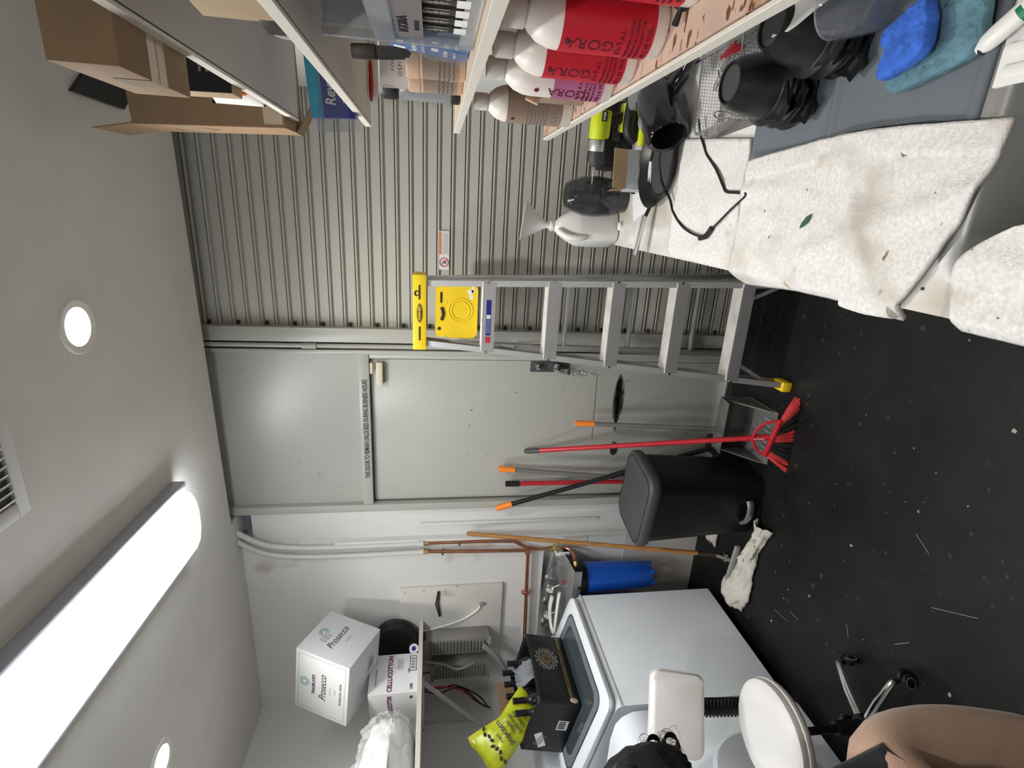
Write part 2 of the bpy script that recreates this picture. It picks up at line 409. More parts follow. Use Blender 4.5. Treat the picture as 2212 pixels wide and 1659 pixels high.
# guide post between the shutter and the door
post = MB()
post.box((.075, .07, 3.1), (-.652, 2.715, 1.55), bev=.004)
post = post.build('trim_5', 'door_paint'); struct(post, 'grey steel guide post between shutter and door')
MB().rod((-.708, 2.685, 0), (-.708, 2.685, 3.1), .012).build('pipe_stop', 'door_paint', post)
MB().box((.022, .05, 3.1), (-.741, 2.712, 1.55), bev=.003).build('flange', 'door_paint', post)
h = MB().rod((-.708, 2.68, 2.31), (-.708, 2.68, 2.38), .016).build('hinge', 'door_paint', post)
# ---------------------------------------------------------------- steel man door with transom panel
door2 = bpy.data.objects.new('door_2', None); COL.objects.link(door2); struct(door2, 'grey steel door with a plain transom panel above it')
MB().box((.92, .03, 1.05), (-1.21, 2.745, 2.62)).build('transom_panel', 'door_paint', door2, smooth=0)
MB().box((.90, .05, .055), (-1.20, 2.725, 2.085), bev=.004).build('transom_rail', 'door_paint', door2)
MB().box((.045, .06, 3.1), (-1.668, 2.72, 1.55), bev=.003).build('jamb', 'door_paint', door2)
MB().box((.03, .045, 2.06), (-.765, 2.73, 1.03), bev=.003).build('jamb', 'door_paint', door2)
MB().box((.848, .04, 2.035), (-1.213, 2.752, 1.0355), bev=.002).build('door_leaf', 'door_paint', door2)
MB().box((.010, .04, 3.0), (-1.697, 2.752, 1.5)).box((.9, .05, .02), (-1.21, 2.77, .01)).box((.010, .03, 2.03), (-1.642, 2.758, 1.03)).box((.87, .03, .008), (-1.215, 2.758, 2.055)).build('gap_shadow_strip', 'dark_gap', door2, smooth=0)
MB().box((.86, .06, .018), (-1.21, 2.73, .009), bev=.004).build('threshold', 'aluminium', door2)
MB().box((.128, .035, .034), (-.862, 2.712, 2.005), bev=.004).build('door_contact', 'beige_plastic', door2)
MB().box((.06, .012, .014), (-.83, 2.70, 2.045), bev=.002).build('contact_bracket', 'beige_plastic', door2)
text('THIS DOOR TO REMAIN UNLOCKED DURING BUSINESS HOURS', .036, 'ink_black', door2, frame((0, -1, 0), (0, 0, 1), (-1.185, 2.6993, 2.082)), xs=.565, bold=.022)
# black tar-like smear and grime on the leaf, thin films with ragged edges
for (cx, cz, a, b, mm) in ((-1.02, .655, .36, .085, 'tar_smear'), (-.965, .66, .26, .05, 'tar_smear'), (-1.33, .645, .12, .07, 'tar_smear'), (-1.10, .655, .30, .03, 'tar_smear')):
    MB().box((a, .0004, b), (cx, 2.7314-.0003*(mm == 'tar_smear'), cz)).build('scuff', mm, door2, smooth=0)
# crack line across the leaf
mb = MB(); pts = [(-.87-.0*i-.028*i, .80-.0008*i+.006*fbm(i*.8, 2)) for i in range(15)]
for a, b in zip(pts, pts[1:]): mb.bar((a[0], 2.7316, a[1]), (b[0], 2.7316, b[1]), .0008, .0025, (0, 0, 1))
mb.build('crack', 'door_scuff', door2, smooth=0)
# lock plate with knob, padlock and hanging chain
lk = thing('door_lock', 'dark lock plate with chrome knobs beside the ladder rail', 'lock', (-.815, 2.73, 1.02))
MB().box((.07, .006, .22), (0, -.003, .06), bev=.002).build('plate', 'dark_grey_plastic', lk)
MB().cyl(.016, .03, (0, -.02, .13), (PI/2, 0, 0), bev=.004).build('knob', 'chrome', lk)
MB().cyl(.022, .05, (0, -.03, .03), (PI/2, 0, 0), bev=.005).build('cylinder', 'chrome', lk)
pd = MB().box((.035, .018, .03), (-.02, -.05, -.03), bev=.004).tube([(-.03, -.05, -.015), (-.03, -.05, .008), (-.02, -.05, .016), (-.01, -.05, .008), (-.01, -.05, -.015)], .004).build('padlock', 'steel', lk)
def link(mb, c, rot, L=.013, W=.007, r=.0017):
    pts = []
    for k in range(13):
        a = 2*PI*k/12; pts.append(mx(c, rot) @ Vector((W*math.cos(a), 0, L*math.sin(a))))
    mb.tube(pts, r, 6, cap=False)
ch = thing('chain', 'short steel chain hanging from the door lock', 'chain', (-.85, 2.70, .99))
for k in range(9):
    mb = MB(); link(mb, (0, 0, 0), (0, 0, R(20+90*(k % 2)))); o = mb.build('chain_link', 'steel', ch)
    o.location = (-.006*math.sin(k), .0, -.02*k)
# warning decal on the shutter
st = thing('warning_sticker', 'white safety sticker with orange band and red no-climbing sign on the shutter', 'sticker', (-.215, 2.7295, 1.672))
def decal(parent, poly, matname, name, dy=0., z0=0):
    return MB().prism(poly, .0005, frame((0, -1, 0), (0, 0, 1), (0, -dy, 0))).build(name, matname, parent, smooth=0)
decal(st, [(-.095, -.025), (.095, -.025), (.095, .025), (-.095, .025)], 'paper', 'backing')
decal(st, [(-.02, .014), (.092, .014), (.092, .024), (-.02, .024)], 'ink_orange', 'orange_band', .0006)
for k in range(5): decal(st, [(-.018, -.018+k*.006), (.088, -.018+k*.006), (.088, -.0165+k*.006), (-.018, -.0165+k*.006)], 'ink_grey', 'text_line', .0006)
mb = MB(); mb.tube([(-.058+.021*math.cos(2*PI*k/28), -.001, .021*math.sin(2*PI*k/28)) for k in range(29)], .0022, 6, cap=False)
mb.bar((-.073, -.001, .015), (-.043, -.001, -.015), .002, .004, (0, 1, 0)); mb.build('prohibition_ring', 'ink_red', st)
decal(st, [(-.066, -.012), (-.050, -.012), (-.048, .004), (-.062, .012)], 'ink_grey', 'pictogram', .0005)
# red and white notice on the post behind the ladder
nt_ = thing('notice_card', 'white notice with red crosses on the guide post behind the ladder', 'sign', (-.70, 2.672, 1.19))
decal(nt_, [(-.03, -.10), (.03, -.10), (.03, .10), (-.03, .10)], 'paper', 'card')
for zz in (.06, .0):
    mb = MB(); mb.bar((-.014, -.001, zz-.012), (.010, -.001, zz+.012), .001, .006, (0, 1, 0)); mb.bar((-.014, -.001, zz+.012), (.010, -.001, zz-.012), .001, .006, (0, 1, 0)); mb.build('red_cross', 'ink_red', nt_)
decal(nt_, [(-.018, -.09), (.020, -.09), (.020, -.04), (-.018, -.04)], 'ink_grey', 'pictogram', .0006)

# ================================================================ LIGHTS
# long wrap-around LED fixture
wr = thing('wraparound_light', 'long white LED wraparound ceiling light', 'ceiling light', (-1.29, 1.27, ZC), (0, 0, R(2)))
LH = .83
MB().box((.34, 2*LH, .03), (0, 0, -.015), bev=.004).build('base_tray', 'fixture_metal', wr)
for s in (1, -1): MB().box((.03, 2*LH, .05), (s*.158, 0, -.03), bev=.006).build('side_rail', 'fixture_metal', wr)
prof = [(-.148, 0), (-.146, -.03), (-.13, -.055), (-.09, -.072), (-.04, -.079), (.04, -.079), (.09, -.072), (.13, -.055), (.146, -.03), (.148, 0)]
def ring(y, k): return [(x*k, y, z*k-.022) for x, z in prof]
MB().loft([ring(-LH+.005, .9), ring(-LH+.03, 1), ring(LH-.03, 1), ring(LH-.005, .9)]).build('diffuser', 'light_diffuser', wr)
def downlight(loc, label, k=1.):
    d = thing('recessed_downlight', label, 'ceiling light', loc, group=None)
    MB().lathe([(.058, .012), (.060, -.003), (.080, -.006), (.085, -.001), (.085, .002)], 40).build('trim_ring', 'paint_ceiling', d)
    MB().lathe([(.060, -.002), (.057, .020)], 40).build('baffle', 'white_plastic', d)
    MB().cyl(.0575, .004, (0, 0, .001), seg=40).build('lens', 'light_disc', d)
    la = bpy.data.lights.new('downlight', 'SPOT'); la.energy = DOWNLIGHT*k; la.spot_size = R(144); la.spot_blend = .75; la.shadow_soft_size = .045
    la.color = (1, .965, .91)
    lo = bpy.data.objects.new('downlight_lamp', la); COL.objects.link(lo); lo.parent = d; lo.location = (0, 0, -.012)
    return d
downlight((-.41, 1.735, ZC), 'glowing recessed downlight near the roller shutter')
downlight((-2.18, 1.68, ZC), 'recessed downlight partly in view beyond the long LED fixture', .55)
downlight((-.41, -.35, ZC), 'added recessed downlight, unseen behind the viewpoint')  # unseen lamp, added for light coming from behind the camera
# return-air grille
vg = thing('ceiling_vent', 'white louvred return-air grille in the ceiling', 'vent', (-.53, 1.08, ZC))
for a, b, c in (((.60, .04, .012), (0, .285, -.006), 0), ((.60, .04, .012), (0, -.285, -.006), 0), ((.04, .53, .012), (.28, 0, -.006), 0), ((.04, .53, .012), (-.28, 0, -.006), 0)):
    MB().box(a, b, bev=.003).build('frame_rail', 'paint_white', vg)
MB().box((.52, .53, .002), (0, 0, -.001)).build('backing', 'cavity', vg, smooth=0)
sl = None
for k in range(22):
    if sl is None: sl = MB().box((.020, .53, .0015), (0, 0, 0), (0, R(40), 0)).build('louvre', 'paint_white', vg, smooth=0); c = sl
    else: c = sl.copy(); COL.objects.link(c)
    c.location = (-.25+k*.0238, 0, -.008)
# small black plate on the ceiling above the boxes
tag(MB().prism([(.263, 1.914), (.332, 1.998), (.34, 2.29), (.257, 2.194)], .012, mx((0, 0, ZC-.012))).build('ceiling_plate', 'black_satin', smooth=0), 'matt black plate on the ceiling above the cardboard boxes', 'plate')

# ================================================================ PIPES AND FILTER ON THE BACK WALL
cd = thing('conduit', 'pair of pale grey conduits sweeping from the ceiling gap down the wall', 'conduit', (-1.95, 2.69, 1.79))
for k, dx in enumerate((0, .0)):
    x0 = .033-.06*k
    pts = catmull([(x0, 0, 0), (x0-.004, 0, .45), (x0+.002, 0, .70), (x0+.035, -.005, .87), (x0+.11, -.005, 1.0), (x0+.17, 0, 1.06)], 6)
    MB().tube(pts, .0155, 14).build('conduit_run', 'pvc_grey', cd)
    MB().cyl(.019, .03, (x0, 0, .0)).build('coupling', 'pvc_grey', cd)
pp = thing('copper_pipework', 'copper water pipes with brass valve beside the wooden mop handle', 'pipes', (-1.95, 2.69, 1.0))
MB().tube(catmull([(.033, 0, .77), (.030, 0, .42), (.022, 0, .26), (.018, 0, .22)], 3)+[(-.02, -.01, .15), (-.035, -.01, .10), (-.037, -.01, .05), (-.037, -.01, -.02)], .011, 12).build('riser', 'copper', pp)
MB().tube([(-.027, 0, .77), (-.040, 0, .45), (-.05, 0, .16), (-.055, 0, .13)], .011, 12).build('riser', 'copper', pp)
for x, z in ((.033, .765), (-.027, .765)): MB().cyl(.015, .035, (x, 0, z), seg=6).build('brass_union', 'brass', pp)
for x, z in ((.024, .56), (-.04, .66)): MB().box((.03, .03, .012), (x, .005, z), bev=.003).build('pipe_clip', 'dark_grey_plastic', pp)
MB().rod((-.06, -.005, .135), (-.76, -.005, .115), .012).rod((-.055, -.005, .155), (-.055, -.005, .12), .016).build('cross_pipe', 'copper', pp)
MB().cyl(.018, .02, (-.37, -.005, .127), (0, PI/2, 0)).box((.012, .03, .06), (-.37, .005, .127), bev=.003).build('pipe_bracket', 'copper', pp)
MB().tube(catmull([(-.75, -.005, .115), (-.775, -.005, .11), (-.785, -.005, .09), (-.79, -.01, .03)], 4), .013, 12).build('elbow', 'copper', pp)
v = MB().cyl(.018, .07, (-.037, -.012, -.03), seg=8).cyl(.022, .03, (-.037, -.012, -.03), (PI/2, 0, 0), seg=12).build('ball_valve', 'brass', pp)
lv = MB().box((.022, .008, .09), (-.05, -.05, -.075), (0, R(-4), 0), bev=.003).cyl(.008, .03, (-.045, -.04, -.035), (PI/2, 0, 0)).build('valve_lever', 'white_plastic', v)
text('WATER', .012, 'blue_print', v, frame((0, -1, 0), (1, 0, 0), (-.051, -.0545, -.08)), xs=1.1)
MB().tube(catmull([(-.037, -.012, -.065), (-.035, -.012, -.10), (-.038, -.04, -.13), (-.045, -.09, -.138), (-.055, -.115, -.135)], 5), .011, 12).build('outlet_bend', 'copper', pp)
MB().cyl(.018, .04, (-.07, -.13, -.135), (0, PI/2, R(30)), seg=8).build('brass_adapter', 'brass', pp)

fl = thing('water_filter', 'triple water filter with blue housings on a stainless steel bracket', 'water filter', (-2.36, 2.70, .86))
MB().box((.72, .006, .16), (0, .005, .09), bev=.001).build('back_plate', 'steel', fl)
MB().box((.72, .24, .004), (0, -.115, .045), (R(6), 0, 0), bev=.001).build('top_plate', 'steel_brushed', fl)
MB().box((.72, .004, .05), (0, -.235, .012), bev=.001).build('lip', 'steel_brushed', fl)
for k in range(3):
    x = .245-.245*k
    hd = MB().lathe([(0, .03), (.06, .03), (.093, .02), (.098, .0), (.098, -.05), (.09, -.06)], 32, mx((x, -.14, 0)), cap0=False, cap1=True).build('filter_head', 'black_plastic', fl)
    hs = MB().lathe([(.09, -.05), (.088, -.10), (.084, -.30), (.080, -.455), (.07, -.48), (.03, -.49)], 32, mx((x, -.14, 0)), cap1=True)
    for a in range(8):
        an = 2*PI*a/8+.2; hs.bar((x+.0865*math.cos(an), -.14+.0865*math.sin(an), -.09), (x+.0795*math.cos(an), -.14+.0795*math.sin(an), -.45), .006, .006, (math.cos(an), math.sin(an), 0), bev=.001)
    for a in range(6):
        an = 2*PI*a/6+.3; hs.box((.012, .02, .03), (x+.072*math.cos(an), -.14+.072*math.sin(an), -.48), (0, 0, an), bev=.003)
    hs.build('blue_housing', 'blue_filter', fl)
    gx = .10-.205*k
    g = MB().cyl(.026, .026, (gx, -.06, .125), (R(60), 0, R(-25)), bev=.003).rod((gx, -.05, .11), (gx, -.03, .06), .006).build('gauge', 'chrome', fl)
    MB().cyl(.022, .001, m=mx((gx, -.06, .125), (R(60), 0, R(-25))) @ mx((0, 0, .0142))).build('dial', 'paper', g)
    MB().box((.002, .026, .001), m=mx((gx, -.06, .125), (R(60), 0, R(-25))) @ mx((0, 0, .0152), (0, 0, R(50)))).build('needle', 'ink_black', g)
for x in (.19, -.14): MB().cyl(.008, .02, (x, -.11, .055), seg=10).build('pressure_button', 'red_plastic', fl)
for x, y in ((.26, -.03), (.17, -.12), (-.10, -.03), (-.13, -.14)): MB().cyl(.006, .008, (x, y, .062), seg=6).build('bolt', 'chrome', fl)
# white spanner for the housings hanging on the bracket
wt = thing('filter_wrench', 'white plastic filter wrench lying on the steel bracket', 'wrench', (-2.36, 2.585, .955))
c1 = catmull([(.13, -.02, -.012), (.08, -.03, -.005), (.02, -.04, .0), (-.06, -.05, .005), (-.13, -.045, .005), (-.165, -.02, .008), (-.15, .02, .012), (-.09, .035, .02), (-.02, .035, .025), (.06, .03, .02)], 5)
MB().tube(c1, .016, 10, flat=.6).build('loop', 'white_plastic', wt)

# ---------------------------------------------------------------- dirty board with louvred chargers
bd = thing('wall_board', 'stained white plywood board fixed to the wall under the high shelf', 'board', (-2.56, YB, 1.60))
MB().box((.62, .022, .64), (0, -.011, 0), bev=.002).build('panel', 'board_dirty', bd)
MB().tube([(.285-.0, -.03, .085), (.19, -.03, .10), (.09, -.03, .075), (.1, -.03, .07), (.20, -.03, .085), (.285, -.03, .08)], .004, 6).build('hook', 'black_plastic', bd)
MB().tube(catmull([(-.02, -.03, .20), (0, -.03, .10), (.05, -.03, -.06), (.12, -.03, -.16), (.165, -.03, -.185)], 6), .006, 8).build('white_cable', 'white_plastic', bd)
MB().box((.02, .02, .03), (.17, -.03, -.19), bev=.003).build('cable_end', 'grey_plastic', bd)
for k, (x, hh) in enumerate(((-.07, .40), (-.27, .36))):
    u = thing('louvred_unit', ('nearer of two louvred grey electrical units mounted under the high shelf' if k else 'louvred grey electrical unit beside the white cable'), 'electrical unit', (bd.location.x+x, YB-.022, 1.56-.02*k))
    MB().box((.12, .10, hh), (0, -.05, 0), bev=.006).build('housing', 'unit_grey', u)
    MB().box((.09, .004, hh-.06), (0, -.102, 0)).build('grille_backing', 'cavity', u, smooth=0)
    f0 = None
    for j in range(16):
        if f0 is None: f0 = MB().box((.092, .010, .010), (0, -.104, 0), (R(30), 0, 0)).build('louvre', 'unit_grey', u, smooth=0); c = f0
        else: c = f0.copy(); COL.objects.link(c)
        c.location.z = -(hh-.08)/2+j*(hh-.08)/15
    for s_ in (1, -1): MB().box((.13, .015, .02), (0, -.105, s_*hh/2), bev=.003).build('end_bar', 'unit_grey', u)
tag(MB().tube(catmull([(-2.62, 2.58, 1.40), (-2.66, 2.57, 1.35), (-2.72, 2.56, 1.30), (-2.80, 2.55, 1.255)], 5), [.018]*16, 10).build('foam_sleeve', 'grey_plastic'), 'grey foam-sleeved pipe sticking out below the louvred unit', 'pipe')
wi = thing('cable_bundle', 'loose black and red cables dangling under the high shelf', 'cables', (-2.85, 2.60, 1.78))
for k, (mname, pts) in enumerate((
    ('black_plastic', [(.02, 0, .0), (.02, .02, -.15), (.04, .0, -.25), (.05, 0, -.38)]),
    ('black_plastic', [(-.06, -.03, .0), (-.09, -.02, -.12), (-.07, -.03, -.22), (-.16, -.04, -.36), (-.25, -.04, -.42)]),
    ('black_plastic', [(-.065, -.05, .0), (-.10, -.05, -.10), (-.09, -.03, -.24), (-.21, -.06, -.38), (-.26, -.05, -.44)]),
    ('red_plastic', [(-.07, -.04, .0), (-.05, -.05, -.14), (-.10, -.05, -.26), (-.20, -.03, -.33), (-.25, -.05, -.41)]),
    ('grey_plastic', [(.14, -.02, .0), (.13, -.04, -.12), (.10, -.06, -.22), (.12, -.04, -.32)]))):
    MB().tube(catmull(pts, 7), .005 if k != 4 else .008, 6).build('cable', mname, wi)

# ================================================================ SHELVES ON THE RIGHT WALL
SX, SYE = .21, 1.735           # front edge, far end
SHELF = {'low': 1.395, 'mid': 1.669, 'upper': 1.927, 'top': 2.129}   # top surfaces
for key, label, mt in (('top', 'topmost wall shelf carrying the cardboard boxes', 'shelf_board'), ('upper', 'second wall shelf from the top, with the foil box', 'shelf_board'),
                       ('mid', 'wall shelf carrying the clear tube organiser', 'shelf_top_raw'), ('low', 'lowest wall shelf, stained brown under the developer bottles', 'shelf_stained')):
    z = SHELF[key]
    s = thing('wall_shelf', label, 'shelf', (SX, SYE, z))
    MB().box((XR-SX-.006, 2.3, .016), ((XR-SX)/2+.003, -1.15, -.009)).build('board', mt, s, smooth=0)
    MB().box((.006, 2.3, .018), (.0, -1.15, -.009), bev=.001).build('edge_band', 'shelf_face', s, smooth=0)
    MB().box((.02, 2.2, .03), (XR-SX-.012, -1.15, -.033)).build('wall_cleat', 'white_plastic', s, smooth=0)
def onface(n, up, x, y, z): return frame(n, up, (x, y, z))
NX, NY, UP = (-1, 0, 0), (0, -1, 0), (0, 0, 1)

# ---------------------------------------------------------------- developer bottles on the lowest shelf
def bottle(name, label, loc, facing, label_mat, r=.041, h=.238, z0=.022, z1=.15, cat='bottle', cap=True):
    b = thing(name, label, cat, loc, (0, 0, facing))
    k = h/.238
    MB().lathe([(.0, .0), (r*.9, 0), (r, .006), (r, .152*k), (r*.96, .168*k), (r*.80, .186*k), (r*.55, .199*k), (r*.42, .203*k), (r*.42, .208*k)], 40, cap1=True).build('body', 'white_plastic_warm', b)
    MB().lathe([(r*.46, .206*k), (r*.47, .207*k), (r*.47, .232*k), (r*.42, .238*k), (0, .238*k)], 28).build('cap', 'white_plastic_warm', b)
    if label_mat: MB().lathe([(r+.0005, z0), (r+.0005, z1)], 40).build('label', label_mat, b)
    return b
def cylm(r, ang, z):   # frame on a cylinder wall, angle measured from -Y
    n = Vector((math.sin(ang), -math.cos(ang), 0)); return frame(n, UP, tuple(n*r+Vector((0, 0, z))))
zl = SHELF['low']
B = [((.302, .755, zl), 'half-hidden red-label developer bottle nearest the front', 'label_red', '9% 30 VOL.'),
     ((.268, .872, zl), 'large red-label developer bottle marked 20 VOL', 'label_red', '2% | 20 VOL.'),
     ((.256, .986, zl), 'red-label developer bottle marked 10 VOL, behind the large red one', 'label_red', '3% | 10 VOL.'),
     ((.247, 1.098, zl), 'white bottle with a pink swirl label', 'label_pink', '1.9% | 6 VOL.'),
     ((.243, 1.410, zl), 'white bottle with a taupe label near the shelf end', 'label_taupe', '6.12')]
for i, (loc, lab, lm, vol) in enumerate(B):
    fac = R(-55)
    b = bottle('developer_bottle', lab, loc, fac, lm, z0=(.02 if i < 4 else .026), z1=(.155 if i < 3 else .115 if i == 3 else .16))
    rr = .0417
    if i < 4:
        text('IGORA', .0245, 'ink_darkred', b, cylm(rr, R(-4), .108 if i < 3 else .085), bend=rr, pre=90, xs=1.05)
        text('ROYAL', .010, 'ink_darkred', b, cylm(rr, R(2), .066), bend=rr, spacing=1.4)
        for k in range(3): text(('DEVELOPER LOTION', 'OXIDANT EN CREME', 'OXIDATIONSMITTEL')[k], .0065, 'ink_darkred', b, cylm(rr, R(8), .054-.008*k), bend=rr)
        text(vol, .0095, 'ink_darkred', b, cylm(rr, R(6), .0275), bend=rr, bold=.02)
    else:
        text('6.12', .019, 'ink_grey', b, cylm(rr, R(10), .045), bend=rr)
        for k in range(6): text('PROFESSIONAL COLOUR CARE', .006, 'ink_grey', b, cylm(rr, R(10), .11-.009*k), bend=rr, bold=.01)
    MB().ball(.004, (rr*math.sin(R(-2))*1.005, -rr*math.cos(R(-2))*1.005, .146), (1, .3, 1.2)).build('emblem', 'ink_darkred', b)
# second row against the wall
bottle('developer_bottle', 'plain white bottle at the wall behind the pink-label one', (.375, 1.19, zl), 0, None, r=.038, h=.232)
bottle('developer_bottle', 'plain white bottle at the wall behind the red-label ones', (.385, .99, zl), 0, None, r=.038, h=.236)
bottle('developer_bottle', 'plain white bottle at the wall behind the large red-label bottle', (.39, .85, zl), 0, None, r=.038, h=.240)
bottle('small_bottle', 'short white bottle with black cap behind the taupe-label bottle', (.335, 1.46, zl), 0, None, r=.034, h=.20)
cx_ = thing('colour_carton', 'small tan carton wedged between the pink and taupe bottles', 'carton', (.262, 1.285, zl), (0, 0, R(12)))
MB().box((.05, .055, .115), (0, 0, .0575), bev=.002).build('box', 'label_taupe', cx_)
MB().box((.012, .010, .030), (-.030, .0, .118), (0, R(20), 0), bev=.002).build('pull_tab', 'tan_plastic', cx_)
nz = thing('pump_nozzle', 'small black pump nozzle on the front of the stained shelf', 'nozzle', (.285, .80-.035, zl), (0, 0, R(-40)))
MB().cyl(.009, .05, (0, 0, .009), (0, PI/2, 0)).build('barrel', 'black_satin', nz)
MB().cyl(.005, .022, (-.034, 0, .009), (0, PI/2, 0), r2=.003).build('tip', 'black_satin', nz)

# ---------------------------------------------------------------- middle shelf
zm = SHELF['mid']
og = thing('tube_organiser', 'clear acrylic two-tier organiser on the middle shelf', 'organiser', (.345, .74, zm))
W, Dp, Hh = .225, .40, .225
def pane(size, loc, nm='acrylic_panel', m_='clear_plastic'): return MB().box(size, loc, bev=.0015).build(nm, m_, og)
pane((W, Dp, .003), (0, 0, .002)); pane((W, .003, Hh), (0, Dp/2-.0015, Hh/2)); pane((W, .003, Hh), (0, -Dp/2+.0015, Hh/2)); pane((.003, Dp, Hh), (W/2-.0015, 0, Hh/2))
pane((W, Dp, .003), (0, 0, .118), 'middle_tray'); pane((.003, Dp, .022), (-W/2, 0, .012), 'front_lip', 'clear_plastic'); pane((.003, Dp, .03), (-W/2, 0, .133), 'front_lip', 'clear_grey')
pane((.012, .012, Hh), (-W/2+.004, Dp/2-.006, Hh/2), 'corner_post', 'clear_grey')
cd1 = thing('display_card', 'grey display card printed with colour-range letters in the organiser', 'card', (.2365, .80, zm+.096))
MB().box((.001, .25, .040), (0, 0, 0)).build('card', 'card_lilac', cd1, smooth=0)
text('IGORA', .020, 'ink_black', cd1, onface(NX, UP, -.0012, .06, .007), xs=1.1)
text('ROYAL', .010, 'ink_black', cd1, onface(NX, UP, -.0012, .06, -.012), spacing=1.5)
tag(MB().box((.20, .0015, .10), (.345, .928, zm+.172)).build('divider_card', 'paper_grey', smooth=0), 'blank grey card standing at the end of the upper tier of the organiser', 'card')
tg = 'colour tubes in the acrylic organiser'
t0 = thing('colour_tube', 'row of look-alike black colour tubes on the lower tier of the clear organiser', 'tube', (0, 0, 0), group=tg)
MB().box((.032, .030, .078), (0, 0, .044), bev=.004).build('carton', 'card_black', t0)
MB().cyl(.012, .018, (0, 0, .092), bev=.002).build('cap', 'black_satin', t0)
MB().box((.0008, .026, .018), (-.0164, 0, .018)).build('white_label', 'paper', t0, smooth=0)
text('IGORA', .011, 'ink_silver', t0, onface(NX, (0, 1, 0), -.0166, .0, .055))
for k in range(5): MB().box((.0006, .0015, .034), (-.0166, -.012+.003*k, .052)).build('stripe', 'ink_silver', t0, smooth=0) if k in (0, 4) else None
n = 0
for iy in range(9):
    for ix in range(2):
        loc = (.262+.04*ix, .905-.037*iy, zm+.0046)
        lab = ('front', 'wall')[ix]+'-row black colour tube, '+('first', 'second', 'third', 'fourth', 'fifth', 'sixth', 'seventh', 'eighth', 'ninth')[iy]+' from the far end of the organiser'
        if n == 0: t0.location = loc; t0['label'] = lab
        else: dup(t0, loc, None, lab)
        n += 1
t1 = dup(t0, (.268, .70, zm+.121), (0, 0, 0), 'black colour tube standing on the upper tier of the organiser'); del t1['group']
bx2 = dup(t0, (.268, .66, zm+.121), (0, 0, 0), 'second black colour tube on the upper tier, next to the frame edge'); del bx2['group']
# blue packets with white print, in film
for k, y in enumerate((.985, 1.068)):
    pk = thing('blue_packet', ('blue printed packet in clear film beside the organiser' if k == 0 else 'second blue packet next to the tan canisters'), 'packet', (.255+.006*k, y, zm), (0, R(3+3*k), R(-5+4*k)))
    MB().box((.022, .074, .148 if k == 0 else .138), (0, 0, .074 if k == 0 else .069), bev=.003).build('pack', 'blue_print', pk)
    text('lumivio', .017, 'ink_white', pk, onface(NX, UP, -.0115, 0, .095), xs=.95); text('LIGHTENER', .008, 'ink_white', pk, onface(NX, UP, -.0115, 0, .078))
    text('lumivio', .015, 'ink_white', pk, onface(NX, UP, -.0115, 0, .040), xs=.95); text('professional', .008, 'ink_white', pk, onface(NX, UP, -.0115, 0, .024))
    MB().box((.0008, .020, .012), (-.0113, -.012, .058)).build('white_panel', 'paper', pk, smooth=0)
    MB().box((.0008, .018, .020), (-.0113, .018, .120)).build('white_panel', 'paper', pk, smooth=0)
    if k: MB().grid(16, 16, lambda u, v: Vector((-.016-.006*fbm(u*6, v*6), (u-.5)*.085, .002+v*.085))).build('clear_film', 'clear_dark', pk)
kn = thing('serrated_knife', 'dark serrated knife standing point down against the blue packets', 'knife', (.228, .975, zm+.100), (R(-8), 0, R(10)))
kn.scale = (.78, .78, .72)
MB().prism([(-.008, .0), (.0, -.006), (.007, .004), (.011, .03), (.012, .075), (-.012, .075), (-.010, .03)], .0016, frame((-.5, -.85, 0), UP, (0, 0, 0))).build('blade', 'black_satin', kn)
mb = MB()
for k in range(11): mb.box((.005, .0016, .004), (-.0095-.0002*k, .004, .012+.0058*k), (0, R(45), R(-30)))
o = mb.build('teeth', 'black_satin', kn); o['kind'] = 'stuff'
MB().box((.028, .014, .055), (0, 0, .100), (0, 0, R(-30)), bev=.004).build('handle', 'wood_dark', kn)
# cloth bag, canisters and jar
cb = thing('cloth_pouch', 'off-white cloth pouch with printed lettering behind the canisters', 'pouch', (.30, 1.30, zm))
def pouch(u, v):
    x = (u-.5)*.13; z = v*.175; th = .02*math.sin(PI*u)*math.sin(PI*min(1, v*1.05))+.004*fbm(u*5, v*5)
    return Vector((x, -th, z))
MB().grid(14, 14, pouch).grid(14, 14, lambda u, v: Vector((pouch(u, v).x, .02*math.sin(PI*u)*math.sin(PI*v), pouch(u, v).z))).build('bag', 'foam_white', cb)
text('OSPI | IPSO', .013, 'ink_darkred', cb, onface(NY, UP, -.012, -.026, .130), xs=.9, spacing=1.2); text('R CONTEMPO', .008, 'ink_darkred', cb, onface(NY, UP, -.012, -.0255, .146))
def canister(loc, label, facing=0):
    c = thing('canister', label, 'canister', loc, (0, 0, facing)); r = .040
    MB().lathe([(0, 0), (r*.95, 0), (r, .004), (r, .088), (r*.97, .09)], 36, cap1=True).build('body', 'tan_plastic', c)
    MB().lathe([(r*1.03, .088), (r*1.03, .108), (r*.98, .113), (0, .113)], 36).build('lid', 'tan_plastic', c)
    MB().lathe([(r+.0005, .012), (r+.0005, .082)], 36).build('label', 'label_taupe', c)
    for k in range(4): text('nourishing clay mask', .006, 'ink_grey', c, cylm(r+.001, R(-20), .05-.009*k), bend=r)
    return c
canister((.272, 1.165, zm), 'tan lidded canister next to the blue packets', R(-40))
c2 = canister((.266, 1.305-.04, zm), 'tan lidded canister with a price sticker beside the clear jar', R(-40))
MB().box((.022, .0008, .010), (.016, -.0395, .022), (0, 0, R(22))).build('price_sticker', 'paper', c2, smooth=0)
jr = thing('clear_jar', 'clear plastic jar with black lid and base at the shelf end', 'jar', (.262, 1.375, zm))
MB().lathe([(.036, .02), (.036, .135), (.033, .14)], 32).build('jar_wall', 'clear_grey', jr)
